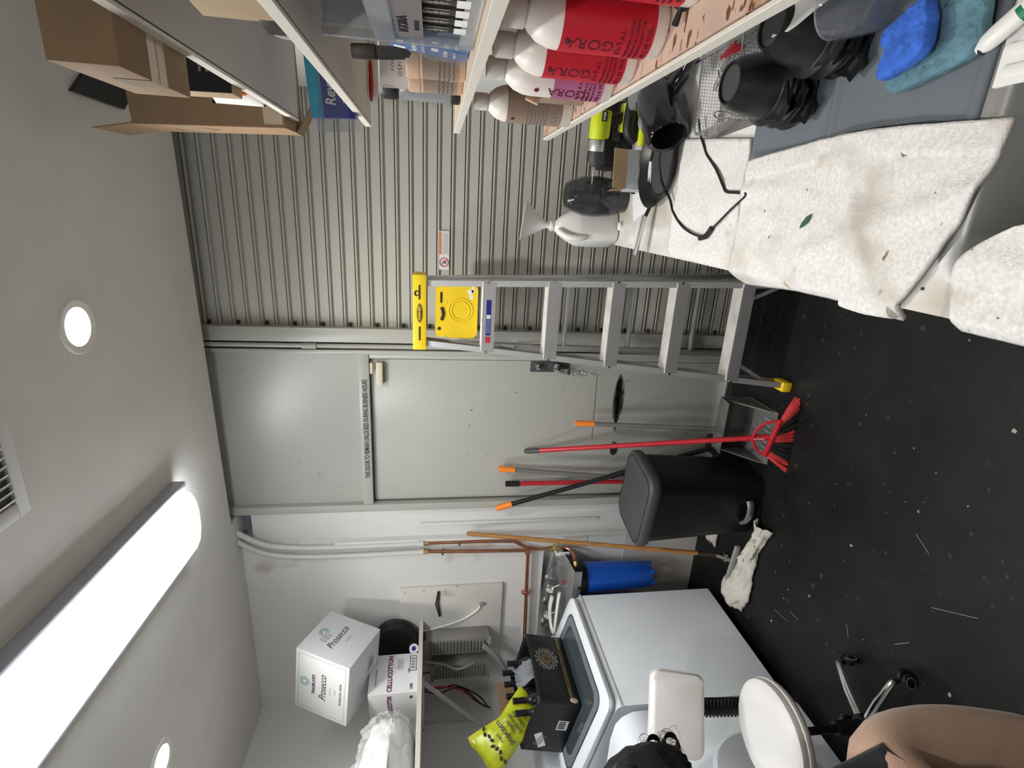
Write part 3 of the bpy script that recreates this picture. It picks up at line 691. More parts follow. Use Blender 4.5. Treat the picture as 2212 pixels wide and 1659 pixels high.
MB().cyl(.037, .034, (0, 0, .157), bev=.003).build('lid', 'black_plastic', jr); MB().cyl(.037, .022, (0, 0, .011), bev=.003).build('base', 'black_plastic', jr)
MB().cyl(.033, .10, (0, 0, .075)).build('contents', 'grey_plastic', jr)
# things tucked under the upper shelf
rb = thing('red_handled_brush', 'thin brush with a dark red handle tucked under the second shelf', 'brush', (.345, 1.675, SHELF['upper']-.026), (0, 0, R(90)))
MB().tube(catmull([(0, -.02, 0), (0, .03, -.001), (0, .08, 0)], 4), [.004, .006, .006, .006, .007, .007, .006, .005, .003], 10).build('handle', 'red_plastic', rb)
MB().rod((0, -.11, .001), (0, -.02, .0), .0035).build('stem', 'white_plastic', rb)
tag(MB().box((.175, .010, .024), (.372, 1.722, SHELF['upper']-.0305), bev=.003).build('plastic_strip', 'white_plastic'), 'white plastic strip fixed beneath the end of the second shelf', 'strip')
MB_ = tag(MB().box((.02, .028, .014), (.30, 1.19, SHELF['mid']+.135), bev=.002).rod((.30, 1.19, SHELF['mid']), (.30, 1.19, SHELF['mid']+.13), .006).build('red_clip', 'red_plastic'), 'dark red clip on a stand above the cloth pouch', 'clip')

# ---------------------------------------------------------------- second shelf from the top
zu = SHELF['upper']
kb = thing('kraft_carton', 'small kraft carton near the front of the second shelf', 'carton', (.30, .77, zu), (0, 0, R(6)))
MB().box((.15, .17, .10), (0, 0, .05), bev=.002).build('carton_body', 'card_kraft_pale', kb)
MB().box((.05, .05, .03), (-.05, .1, .016), bev=.002).build('side_flap', 'card_black', kb)
ft = thing('plastic_cup', 'white plastic cup lying on the second shelf', 'cup', (.262, .955, zu+.022), (0, -PI/2, R(8)))
MB().lathe([(.018, -.045), (.022, .03), (.020, .03), (.016, -.044), (0, -.044)], 28, cap0=True).build('cup_wall', 'white_plastic', ft)
tag(MB().box((.07, .16, .04), (.30, 1.20, zu+.021), bev=.008).build('clear_tub', 'clear_plastic'), 'clear lidded tub on the second shelf', 'tub')
rw = thing('wrap_box', 'deep blue kitchen-wrap box in a clear bag at the end of the second shelf', 'box', (.320, 1.50, zu), (0, R(-3), R(-6)))
MB().box((.25, .06, .105), (0, 0, .054), bev=.002).build('carton', 'blue_deep', rw)
MB().box((.248, .0008, .030), (0, -.0304, .090)).build('teal_panel', 'teal_print', rw, smooth=0)
for k in range(2): MB().box((.09, .0009, .004), (.07, -.0308, .066+.008*k)).build('print_stripe', 'ink_black', rw, smooth=0)
text('Reynolds', .034, 'ink_white', rw, onface(NY, UP, -.045, -.0312, .054), xs=.85, bold=.02, shear=.2)
text('FREEZER BAGS', .013, 'ink_white', rw, onface(NY, UP, -.055, -.0312, .022), xs=.85, bold=.01)
def film(u, v):
    a = u*2*PI; return Vector((-.155+.17*v, .040*math.cos(a)*(1+.15*fbm(u*6, v*4)), .052+.056*math.sin(a)*(1+.10*fbm(u*6+3, v*4))))
MB().grid(30, 12, film).build('clear_wrap', 'clear_dark', rw)
# ---------------------------------------------------------------- cardboard boxes on the topmost shelf
zt = SHELF['top']
def carton(name, label, size, loc, rot, m1='card_kraft'):
    c = thing(name, label, 'box', loc, rot); sx, sy, sz = size
    MB().box(size, (0, 0, sz/2), bev=.0015).build('carton_body', m1, c); return c
bb = carton('cardboard_box', 'large taped cardboard box overhanging the front of the topmost shelf', (.31, .212, .085), (.302, .938, zt), (0, 0, 0))
MB().box((.312, .05, .0007), (0, 0, -.0002)).build('bottom_tape', 'tape_clear', bb, smooth=0)
MB().box((.0007, .05, .05), (-.1557, 0, .026)).build('side_tape', 'tape_clear', bb, smooth=0)
MB().box((.31, .002, .0008), (0, 0, -.0004)).build('seam', 'ink_grey', bb, smooth=0)
fb = carton('flat_carton', 'flat black-faced carton with kraft sides next to the big box', (.19, .045, .11), (.285, 1.285, zt), (R(-6), 0, R(3)), 'card_kraft_pale')
MB().box((.188, .001, .108), (0, -.0232, .055)).build('black_face', 'card_black', fb, smooth=0)
for k in range(3): text('SALON SUPPLY 12 PCS', .007, 'ink_white', fb, onface(NY, UP, -.03, -.024, .06-.014*k), xs=.8)
MB().box((.05, .0008, .014), (.03, -.0239, .075)).build('white_sticker', 'paper', fb, smooth=0)
tb = thing('parcel_bag', 'white parcel bag with an orange print on the topmost shelf', 'bag', (.30, 1.50, zt))
def pb(u, v):
    x = (u-.5)*.19; th = .05*max(0, 1-(2*u-1)**4)**.5*max(0, 1-(2*v-1)**4)**.5
    return x, th, .002+v*.125+.006*fbm(u*4, v*4)
MB().grid(16, 14, lambda u, v: Vector((pb(u, v)[0], -pb(u, v)[1], pb(u, v)[2]))).grid(16, 14, lambda u, v: Vector((pb(u, v)[0], pb(u, v)[1], pb(u, v)[2]))).build('bag_skin', 'foam_white', tb)
mb = MB(); mb.tube([(-.060+.018*math.cos(2*PI*k/24), -.050, .045+.018*math.sin(2*PI*k/24)) for k in range(25)], .005, 6, cap=False); mb.build('orange_ring', 'ink_orange', tb)
ob = thing('open_carton', 'tall open cardboard box leaning at the far end of the topmost shelf', 'box', (.300, 1.735, zt), (R(-4), R(-2), 0))
for nm, sz_, lc in (('side_panel', (.24, .004, .40), (0, -.080, .20)), ('side_panel', (.24, .004, .40), (0, .080, .20)), ('end_panel', (.004, .16, .40), (-.12, 0, .20)), ('end_panel', (.004, .16, .40), (.12, 0, .20)), ('base_panel', (.24, .16, .004), (0, 0, .002))):
    MB().box(sz_, lc).build(nm, 'card_kraft', ob, smooth=0)
MB().box((.003, .16, .11), (-.126, 0, .45), (0, R(-8), 0)).build('flap', 'card_kraft', ob, smooth=0)
MB().box((.085, .06, .003), (-.088, .045, -.024), (0, R(33), 0)).build('hanging_flap', 'card_kraft', ob, smooth=0)
MB().tube([(-.1225, .04*math.cos(2*PI*k/16), .27+.06*math.sin(2*PI*k/16)) for k in range(17)], .0012, 5, cap=False).build('printed_mark', 'ink_grey', ob)
MB().box((.06, .0008, .05), (-.085, -.0824, .03)).build('packing_tape', 'tape_clear', ob, smooth=0)
# ================================================================ COUNTER
ZT = .914
ct = thing('counter', 'long white cabinet counter with marble-look top under the shelves', 'counter', (-.128, 2.47, 0))
XW = XR-.005
def cbox(x0, x1, y0, y1, z0, z1, nm, m_, bev=0.):
    return MB().box((x1-x0, y1-y0, z1-z0), ((x0+x1)/2+.128, (y0+y1)/2-2.47, (z0+z1)/2), bev=bev).build(nm, m_, ct)
top = MB()
def tb_(x0, x1, y0, y1): top.box((x1-x0, y1-y0, .03), ((x0+x1)/2+.128, (y0+y1)/2-2.47, ZT-.015))
SKX0, SKX1, SKY0, SKY1 = -.060, .300, .17, .745
tb_(-.128, XW, SKY1, 2.47); tb_(-.128, XW, -.6, SKY0); tb_(-.128, SKX0, SKY0, SKY1); tb_(SKX1, XW, SKY0, SKY1)
top.build('worktop', 'marble', ct, smooth=0)
cbox(-.07, XW, .76, 2.41, .10, ZT-.03, 'carcass', 'white_plastic'); cbox(-.07, XW, -.58, .15, .10, ZT-.03, 'carcass', 'white_plastic'); cbox(-.06, -.045, .15, .76, .10, ZT-.03, 'apron_panel', 'white_plastic')
cbox(-.02, XW, -.55, 2.38, 0, .10, 'plinth', 'black_plastic')
for y0 in (-.57, .03, .63, 1.22, 1.81):
    d = cbox(-.088, -.07, y0, y0+.58, .115, ZT-.045, 'cabinet_door', 'white_plastic', .003)
    MB().rod((.028, y0+.54-2.47, .62), (.028, y0+.54-2.47, .76), .005).build('handle', 'steel', d)
sk = thing('sink', 'stainless steel sink set into the counter under the towels', 'sink', ((SKX0+SKX1)/2, (SKY0+SKY1)/2, ZT))
w_, d_ = SKX1-SKX0, SKY1-SKY0
def rr3(w, d, r, z): return [(x, y, z) for x, y in rrect(w, d, r, 6)]
MB().loft([rr3(w_+.035, d_+.035, .05, .002), rr3(w_+.033, d_+.033, .05, .005), rr3(w_-.02, d_-.02, .05, .005), rr3(w_-.035, d_-.035, .045, -.004), rr3(w_-.06, d_-.06, .05, -.16), rr3(w_-.12, d_-.12, .05, -.175)], cap0=False, cap1=True).build('basin', 'steel_brushed', sk, smooth=50)
MB().cyl(.04, .004, (0, 0, -.173)).build('drain', 'chrome', sk)

# drying mat: rimmed sheet with a raised rib
dm = thing('drying_mat', 'grey silicone drying mat under the black bowls', 'mat', (.315, 1.065, ZT))
def matz(u, v):
    x = (u-.5)*.33; y = (v-.5)*.60
    e = min(u, 1-u)*.33; f = min(v, 1-v)*.60; d = min(e, f)
    z = .004+.006*max(0, 1-abs(d-.012)/.010)
    z += .009*math.exp(-((y-.02-.05*x)/.012)**2)
    if d < .002: z = .001
    return Vector((x, y, z))
MB().grid(66, 120, matz).build('mat_sheet', 'mat_grey', dm, solid=.002)
wt_ = thing('drainboard', 'white ridged plastic drainboard at the sink corner', 'drainboard', (.335, .60, ZT+.002))
MB().box((.26, .31, .006), (0, 0, .004), bev=.002).build('tray', 'white_plastic', wt_)
for k in range(9): MB().box((.012, .29, .005), (-.11+.0275*k, 0, .009), bev=.002).build('ridge', 'white_plastic', wt_)

# towels ----------------------------------------------------------
def towel(name, label, fn, nx, ny, thick=.007, mt='towel'):
    o = MB().grid(nx, ny, fn).build(name, mt, None, smooth=180, solid=thick); return tag(o, label, 'towel')
def lerp(a, b, t): return a+(b-a)*t
def t1f(u, v):   # u across counter from aisle edge to wall side, v from near to far
    x = lerp(lerp(-.128, -.125, v), lerp(.205, .245, v), u); y = lerp(1.365, 1.76, v)+.012*math.sin(u*3+1)*(v-.5)+(.0 if u > .2 else -.0)
    z = ZT+.006+.003*(1+fbm(x*9, y*9))+.002*math.sin(x*40+y*8)
    if u < .06: z -= (.06-u)*.25
    return Vector((x, y, z))
towel('hand_towel', 'folded white hand towel under the black cord', t1f, 40, 44)
def t2f(u, v):
    xa = -.150+.012*math.sin(v*4)
    x = lerp(xa, .158+.02*math.sin(v*PI)-.01*v, u)
    near = .70+.12*max(0, 1-u)**1.6+.0*u
    y = lerp(near, 1.352-.01*u, v)
    z = ZT+.0085+.006*(1+fbm(x*8+3, y*8))+.0022*fbm(x*26, y*26, 4)+.010*math.exp(-((x-.02+.35*(y-.85))/.022)**2)*max(0, 1-v*1.2)+.005*math.exp(-((x-.08)/.02)**2)*(v > .55)*min(1, (v-.55)*5)
    z += .010*math.exp(-((y-.93-.6*x)/.018)**2)*max(0, 1-abs(u-.5)*1.6)
    over = -.122-x
    if over > 0: z -= 1.2*over+14*over*over
    if u > .85: z += .003
    return Vector((x, y, z))
towel('bath_towel', 'big stained white towel spread over the front of the counter', t2f, 60, 90, .009)
bt2 = bpy.data.objects['bath_towel']
MB().tube(catmull([(-.133, .822, ZT-.004), (-.138, .85, ZT-.006), (-.143, .90, ZT-.010), (-.145, .96, ZT-.014)], 4), [.017, .017, .016, .016, .015, .015, .014, .014, .013, .012, .011, .010, .008], 16).build('rolled_edge', 'towel', bt2)
MB().tube([Vector((-.133+.0022*t*math.cos(t*1.0), .8205, ZT-.004+.0022*t*math.sin(t*1.0))) for t in [.5*i for i in range(2, 14)]], .0016, 5).build('rolled_end', 'rag', bt2)
def t3f(u, v):
    x = lerp(-.140, .045-.03*v**3, u); y = lerp(.30, .692+.02*math.sin(u*3)-.06*max(0, u-.55)**2*4, v)
    z = ZT+.010+.005*(1+fbm(x*8, y*8+7))+.01*math.exp(-((x+.04)/.03)**2)
    over = -.124-x
    if over > 0: z -= 1.2*over+14*over*over
    return Vector((x, y, z))
towel('wash_cloth', 'pinkish white towel at the near corner of the sink', t3f, 36, 50, .009)
tag(MB().prism([(0, 0), (.006, .010), (.009, .022), (.006, .036), (.002, .042), (-.003, .030), (-.004, .012)], .0012, mx((-.006, 1.088, ZT+.0235), (R(2), R(4), R(-130)))).build('leaf', 'leaf_green', smooth=0), 'narrow dark green leaf lying on the big towel', 'leaf')
# cord ---------------------------------------------------------------
tag(MB().tube(catmull([(.29, 1.66, ZT+.02), (.247, 1.638, ZT+.018), (.205, 1.60, ZT+.017), (.184, 1.578, ZT+.017), (.14, 1.51, ZT+.017), (.095, 1.455, ZT+.018), (.078, 1.43, ZT+.018), (.074, 1.37, ZT+.018), (.067, 1.321, ZT+.024), (.03, 1.39, ZT+.020), (-.03, 1.49, ZT+.018), (-.046, 1.55, ZT+.017), (-.025, 1.66, ZT+.017), (.02, 1.75, ZT+.017), (.063, 1.80, ZT+.014), (.12, 1.85, ZT+.03), (.19, 1.85, ZT+.05), (.25, 1.83, ZT+.05)], 6), .0042, 8, flat=.7).build('appliance_cord', 'black_satin'), 'black flat cord looping over the hand towel', 'cord')
tag(MB().tube([(-.052+.0, 1.535, ZT+.018), (-.045, 1.50, ZT+.0185), (-.02, 1.475, ZT+.019)], .008, 10).build('cord_sleeve', 'black_satin'), 'thicker black sleeve on the looping cord', 'cord')
# frying pan ------------------------------------------------------------
fp = thing('frying_pan', 'black frying pan with a steel handle on the counter', 'pan', (.182, 1.930, ZT), (0, 0, R(-3)))
fp.scale = (1.18, 1.18, .72)
MB().lathe([(0, .004), (.085, .004), (.10, .008), (.122, .042), (.126, .046), (.1285, .045), (.103, .004), (.085, .0), (0, 0)], 48).build('pan_body', 'black_satin', fp)
MB().lathe([(0, .0045), (.084, .0045)], 48).build('cooking_surface', 'dark_grey_plastic', fp)
MB().bar((-.122, 0, .035), (-.155, 0, .052), .018, .010, bev=.003).build('handle_bracket', 'black_satin', fp)
MB().bar((-.15, 0, .056), (-.275, .010, .072), .024, .016, bev=.005).build('handle', 'aluminium', fp)
# jug, funnel, vase ----------------------------------------------------------
jg = thing('plastic_jug', 'white plastic gallon jug with a moulded handle', 'jug', (-.060, 2.385, ZT), (0, 0, R(20)))
def jring(w, d, z, r): return [(x, y, z) for x, y in rrect(w, d, r, 6)]
MB().loft([jring(.11, .11, 0, .03), jring(.140, .140, .006, .035), jring(.148, .148, .02, .036), jring(.150, .150, .10, .036), jring(.150, .150, .165, .038), jring(.143, .143, .185, .04), jring(.115, .115, .222, .042), jring(.075, .075, .258, .030), jring(.045, .045, .276, .021), jring(.038, .038, .284, .0185), jring(.038, .038, .30, .0185)], cap0=True, cap1=True).build('body', 'white_plastic', jg, smooth=60)
MB().tube(catmull([(-.030, -.035, .268), (-.062, -.058, .235), (-.070, -.068, .20), (-.066, -.066, .165), (-.056, -.056, .15)], 5), .014, 12).build('handle', 'white_plastic', jg)
MB().lathe([(.021, .286), (.024, .289), (.021, .292), (.024, .296), (.021, .299)], 24).build('neck_thread', 'white_plastic', jg)
fn = thing('funnel', 'translucent white funnel stuck into the jug neck', 'funnel', (-.060, 2.385, ZT+.300), (R(-11), R(7), 0))
MB().lathe([(.012, -.03), (.015, .02), (.085, .118), (.087, .119), (.085, .121), (.012, .024), (.009, -.03)], 36).build('cone', 'white_plastic', fn)
tag(MB().lathe([(0, 0), (.017, 0), (.018, .003), (.018, .014), (.015, .016), (0, .016)], 24, mx((-.045, 2.285, ZT))).build('bottle_cap', 'white_plastic'), 'small white screw cap beside the jug', 'cap')
vs_ = thing('glass_vase', 'dark smoked glass vase in front of the jug', 'vase', (.070, 2.285, ZT))
vs_.scale = (.92, .92, 1)
MB().lathe([(0, .002), (.060, .002), (.066, .008), (.083, .07), (.090, .13), (.086, .19), (.066, .245), (.052, .262), (.050, .262), (.063, .243), (.082, .19), (.086, .13), (.079, .07), (.062, .012), (0, .010)], 44).build('vase_wall', 'smoked_glass', vs_)
sb = thing('small_open_box', 'small box with a kraft flap and grey printed front by the vase', 'box', (.165, 2.105, ZT), (0, 0, R(8)))
MB().box((.145, .06, .080), (0, 0, .04), bev=.0015).build('box_body', 'paper_grey', sb)
MB().box((.143, .002, .062), (0, -.034, .108), (R(12), 0, 0)).build('flap', 'card_kraft_light', sb, smooth=0)
MB().box((.002, .05, .06), (-.071, 0, .105), (0, R(-6), 0)).build('flap', 'card_kraft', sb, smooth=0)
for k in range(7): text('CAUTION READ INSTRUCTIONS BEFORE USE', .0065, 'ink_white', sb, onface(NY, UP, 0, -.0306, .066-.009*k), xs=.75)
pp_ = 0
for k, (x, y, a) in enumerate(((.08, 2.12, 20), (.10, 2.08, 8), (.12, 2.10, -6))):
    tag(MB().box((.17, .13, .0012), (x, y, ZT+.0012+.0022*k), (0, 0, R(a)), bev=.0).build('paper_sheet', 'paper', smooth=0), ('lowest loose paper sheet under the small box', 'middle loose paper sheet under the small box', 'topmost loose paper sheet under the small box')[k], 'paper')
tag(MB().grid(12, 8, lambda u, v: Vector((.24+.11*u, 1.99+.09*v+.03*u, ZT+.009+.018*math.sin(PI*u)*abs(v-.5)*2))).build('curled_leaflet', 'paper', solid=.001), 'curled printed leaflet beside the frying pan', 'paper')
tag(MB().box((.03, .022, .012), (.10, 2.165, ZT+.0115), bev=.002).build('black_adapter', 'black_plastic'), 'tiny black adapter on the papers by the vase', 'adapter')
# power tools ---------------------------------------------------------------
tc_ = thing('tool_case', 'black tool case behind the lime drill', 'case', (.31, 2.335, ZT), (0, 0, R(6)))
MB().box((.25, .13, .12), (0, 0, .06), bev=.012).build('case_body', 'black_plastic', tc_); MB().box((.252, .132, .006), (0, 0, .07)).build('seam', 'dark_grey_plastic', tc_)
MB().box((.06, .01, .03), (.0, -.068, .075), bev=.004).build('latch', 'dark_grey_plastic', tc_)
dr = thing('cordless_drill', 'lime and black cordless drill with a bit in the chuck', 'drill', (.335, 2.20, ZT+.0), (0, 0, R(-6)))
ZD = .172
MB().cyl(.034, .11, (.0, 0, ZD), (0, PI/2, 0), bev=.008).box((.10, .04, .05), (.0, 0, ZD-.02), bev=.01).build('motor_body', 'lime_plastic', dr)
MB().cyl(.0345, .03, (.062, 0, ZD), (0, PI/2, 0), bev=.006).build('end_cap', 'black_plastic', dr)
MB().cyl(.031, .042, (-.077, 0, ZD), (0, PI/2, 0), bev=.003).build('clutch_ring', 'aluminium', dr)
MB().lathe([(.028, 0), (.027, .03), (.020, .05), (.012, .058), (0, .058)], 24, mx((-.098, 0, ZD), (0, -PI/2, 0)), cap0=True).build('chuck', 'dark_grey_plastic', dr)
MB().rod((-.150, 0, ZD), (-.190, 0, ZD), .005).rod((-.190, 0, ZD), (-.240, 0, ZD), .003).build('drill_bit', 'steel', dr)
MB().bar((.012, 0, ZD-.03), (.035, 0, .06), .034, .042, (1, 0, 0), bev=.010).build('grip', 'black_plastic', dr)
MB().box((.012, .012, .028), (-.016, 0, ZD-.055), bev=.004).build('trigger', 'black_satin', dr)
MB().box((.105, .072, .03), (.03, 0, .068), bev=.008).build('battery_foot', 'lime_plastic', dr)
MB().box((.115, .076, .052), (.03, 0, .026), bev=.008).build('battery', 'black_plastic', dr)
MB().box((.036, .0008, .022), (.028, -.0346, ZD-.01)).build('badge', 'ink_black', dr, smooth=0); text('RYOBI', .012, 'ink_white', dr, onface(NY, UP, .028, -.0352, ZD-.01), xs=.8, bold=.03)
t2 = thing('cordless_tool', 'second lime and black cordless tool lying in front of the drill', 'power tool', (.36, 2.085, ZT), (0, 0, R(-8)))
MB().tube(catmull([(-.09, 0, .055), (-.06, 0, .085), (-.01, 0, .09), (.05, 0, .085), (.09, 0, .07)], 4), .022, 12).build('motor_body', 'black_plastic', t2)
MB().bar((-.105, -.028, .04), (.07, -.028, .05), .030, .022, bev=.008).build('lime_grip', 'lime_plastic', t2)
MB().bar((-.075, -.040, .020), (.085, -.040, .026), .02, .014, bev=.005).build('lime_guard', 'lime_plastic', t2)
MB().box((.16, .07, .03), (.0, -.012, .016), bev=.008).build('battery', 'black_plastic', t2)
text('18V', .016, 'ink_white', t2, onface(NY, UP, .04, -.0475, .012), xs=1)
mc = thing('steel_canister', 'brushed steel canister at the wall beside the tools', 'canister', (.40, 1.93, ZT), (0, 0, 0))
MB().lathe([(0, 0), (.052, 0), (.054, .004), (.054, .135), (.052, .14), (0, .142)], 36).build('wall', 'steel_brushed', mc)
# hair dryer ---------------------------------------------------------------------
hd_ = thing('hair_dryer', 'glossy black hair dryer lying beside the pan', 'hair dryer', (.322, 1.805, ZT+.086), (0, R(-6), R(40)))
MB().lathe([(.052, -.10), (.060, -.105), (.066, -.098), (.068, -.06), (.070, .0), (.066, .06), (.055, .10), (.03, .118), (0, .122)], 40, mx((0, 0, 0), (0, PI/2, 0))).build('barrel', 'black_gloss', hd_)
MB().lathe([(.058, -.10), (.045, -.04), (.030, .0), (0, .01)], 40, mx((0, 0, 0), (0, PI/2, 0))).build('nozzle_inside', 'black_gloss', hd_)
MB().tube(catmull([(.05, -.02, -.02), (.06, -.07, -.045), (.065, -.13, -.055), (.065, -.17, -.056)], 5), [.026]*8+[.02]*8, 14).build('handle', 'black_gloss', hd_)
MB().ball(.02, (-.02, .02, .064), (1.2, 1, .3)).build('vent_badge', 'clear_grey', hd_)
# wire basket with clips ------------------------------------------------------------
bk = thing('wire_basket', 'silver wire mesh basket holding metal hair clips', 'basket', (.345, 1.46, ZT+.004), (0, 0, R(4)))
bw, bd_, bh = .22, .20, .075
for z in (.003, bh): MB().tube([(x, y, z) for x, y in rrect(bw, bd_, .02, 4)]+[(bw/2, bd_/2-.02, z)], .0028, 8, cap=False).build('rim_wire', 'steel', bk)
mb = MB()
for k in range(27):
    x = -bw/2+bw*k/26
    for y in (-bd_/2, bd_/2): mb.bar((x, y, 0), (x, y, bh), .0009, .0009, (0, 1, 0))
    mb.bar((x, -bd_/2, .002), (x, bd_/2, .002), .0009, .0009)
for k in range(25):
    y = -bd_/2+bd_*k/24
    for x in (-bw/2, bw/2): mb.bar((x, y, 0), (x, y, bh), .0009, .0009, (1, 0, 0))
    mb.bar((-bw/2, y, .002), (bw/2, y, .002), .0009, .0009)
for k in range(9):
    z = bh*k/9
    for y in (-bd_/2, bd_/2): mb.bar((-bw/2, y, z), (bw/2, y, z), .0009, .0009)
    for x in (-bw/2, bw/2): mb.bar((x, -bd_/2, z), (x, bd_/2, z), .0009, .0009)
o = mb.build('mesh', 'steel', bk, smooth=0); o['kind'] = 'stuff'
spots = [(-.05, .03, .03, 10), (-.02, .035, .034, 25), (.01, .02, .05, 40), (.04, .05, .04, -20), (.03, -.03, .03, 5), (-.06, -.04, .028, 60), (-.075, .0, .045, 80), (.06, .0, .035, 75)]
names = ['nearest the basket corner', 'lying across its neighbour', 'propped highest in the mesh basket', 'at the wall side of the basket', 'low in the middle of the basket', 'at the aisle side of the basket', 'with its loops up at the basket edge', 'at the far side of the basket']
k0 = None
for (x, y, z, a), nm in zip(spots, names):
    loc = (.345+x, 1.46+y, ZT+z); lab = 'silver hair clip '+nm
    if k0 is None:
        k0 = thing('hair_clip', lab, 'hair clip', loc, (R(10), R(12), R(a)), group='metal clips in the basket')
        for s in (0, .010): MB().tube([(-.045, -.006, s), (.03, -.008, s*.3), (.045, -.004, s*.2), (.045, .004, s*.2), (.03, .008, s*.3), (-.045, .006, s), (-.05, 0, s), (-.045, -.006, s)], .0016, 6, cap=False).build('clip_arm', 'chrome', k0)
    else: dup(k0, loc, (R(random.uniform(-15, 15)), R(random.uniform(-10, 25)), R(a)), lab)
for k in range(3): tag(MB().box((.010, .07, .006), (.415, 1.44+.004*k, ZT+.05+.010*k), (0, 0, R(8*k)), bev=.002).build('red_comb_clip', 'red_plastic'), ('lowest dark red clip in the wire basket', 'middle dark red clip in the wire basket', 'uppermost dark red clip in the wire basket')[k], 'hair clip')
# black tint bowls, upside down in two nested stacks -----------------------------------
def make_bowl(label, loc, rz):
    b = thing('tint_bowl', label, 'bowl', loc, (0, 0, rz), group='black tint bowls')
    MB().lathe([(.068, .001), (.080, 0), (.0815, .002), (.080, .005), (.069, .012), (.067, .016), (.062, .05), (.052, .085), (.044, .096), (.043, .100), (.039, .100), (.038, .095), (0, .095)], 44).build('bowl_wall', 'black_satin', b)
    MB().lathe([(.0, .0955), (.036, .0955)], 36).build('base_disc', 'dark_grey_plastic', b)
    tb2 = MB().prism([(-.045, -.060), (-.034, -.080), (-.021, -.100), (-.018, -.116), (.018, -.116), (.021, -.100), (.034, -.080), (.045, -.060)], .0035, mx((0, 0, .001), (R(-6), 0, 0))).build('grip_tab', 'black_satin', b)
    for k in range(4): MB().box((.024, .0022, .001), (0, -.090-.006*k, .0148-.0006*k)).build('grip_rib', 'dark_grey_plastic', tb2)
    return b
b0 = make_bowl('lowest black tint bowl of the stack nearer the towels', (.288, 1.225, ZT+.012), R(-35))
dup(b0, (.290, 1.226, ZT+.040), (0, 0, R(-20)), 'middle black tint bowl of the stack nearer the towels')
dup(b0, (.292, 1.228, ZT+.070), (R(2), 0, R(-38)), 'top black tint bowl of the stack nearer the towels')
dup(b0, (.366, 1.092, ZT+.012), (0, 0, R(-50)), 'lowest black tint bowl of the stack by the wall')
dup(b0, (.364, 1.094, ZT+.042), (0, 0, R(-25)), 'middle black tint bowl of the stack by the wall')
dup(b0, (.362, 1.096, ZT+.072), (0, R(2), R(-30)), 'top black tint bowl of the stack by the wall')
cl = thing('clear_bowl', 'clear plastic mixing bowl tipped against the black bowls', 'bowl', (.395, .925, ZT+.090), (R(-62), R(20), R(-12)))
MB().lathe([(0, .0), (.045, .0), (.075, .02), (.092, .06), (.097, .085), (.099, .086), (.094, .06), (.077, .018), (.046, -.002), (0, -.002)], 44, mx((0, 0, -.04))).build('bowl_wall', 'clear_dark', cl)
MB().tube([(.098*math.cos(2*PI*k/40), .098*math.sin(2*PI*k/40), .046) for k in range(41)], .0018, 6, cap=False).build('bowl_rim', 'clear_plastic', cl)
sp_ = thing('white_spatula', 'white plastic spatula leaning behind the clear bowl', 'spatula', (.405, 1.0, ZT+.155), (R(10), R(0), R(10)))
MB().grid(16, 6, lambda u, v: Vector((-.02+.05*(v-.5)*(1+.5*math.sin(u*3)), -.10+.2*u, .012*math.sin(u*5)+.008*(v-.5)**2*4))).build('blade', 'white_plastic', sp_, solid=.004)
# sponges -----------------------------------------------------------------------
def sponge(label, loc, rot, sx, sy, h, m_, notch=0., seed=0):
    def f(u, v):
        th = 2*PI*u; ph_ = PI*v
        c, s_ = math.cos(th), math.sin(th); k = (abs(c)**5+abs(s_)**5)**(-1/5)
        rr_ = max(0, math.sin(ph_))**.35; zz = -math.copysign(abs(math.cos(ph_))**.55, math.cos(ph_))
        x = sx/2*k*c*rr_; y = sy/2*k*s_*rr_; z = h/2*zz
        if notch: y -= notch*math.exp(-((x-.004)/.012)**2)*max(0, s_)*rr_
        n_ = fbm(x*55+seed, y*55, z*55); n2 = fbm(x*160+seed, y*160, z*160)
        return Vector((x*(1+.03*n_+.015*n2), y*(1+.03*n_+.015*n2), z+h/2+.003*fbm(x*18, y*18, seed)+.0016*n2*abs(zz)+.010*(x/sx)**2))
    return tag(MB().grid(120, 70, f).build('sponge', m_, None, loc=loc, rot=rot, smooth=180), label, 'sponge')
sponge('teal sponge lying on the grey mat', (.290, .858, ZT+.010), (0, R(-3), R(12)), .110, .165, .030, 'sponge_teal')
sponge('bright blue sponge stacked on the teal one', (.292, .880, ZT+.041), (R(-7), R(3), R(14)), .088, .105, .030, 'sponge_blue', .016, 5)
db = thing('dish_brush', 'white and green handled dish brush on the drainboard', 'brush', (.275, .700, ZT+.016), (0, 0, R(16)))
MB().tube(catmull([(.0, .075, .016), (.01, .04, .018), (.03, -.02, .018), (.06, -.10, .016), (.08, -.16, .014)], 5), [.006, .010, .013, .014, .0145]+[.0145]*16, 14, flat=.75).build('handle', 'white_plastic', db)
for k in range(5): MB().tube([(.0155+.0072*k, .015-.020*k, .018), (.018+.0072*k, .008-.020*k, .018)], .0151, 14, flat=.78).build('grip_band', 'green_plastic', db)
MB().box((.02, .006, .012), (.001, .068, .017), bev=.003).build('hang_hole', 'dark_gap', db)
tag(MB().prism([(-.002, -.002), (.003, -.001), (.002, .003), (-.002, .002)], .002, mx((-.09, .775, ZT+.0005))).build('crumb', 'ink_black', smooth=0), 'small dark crumb on the marble beside the sink rim', 'crumb')

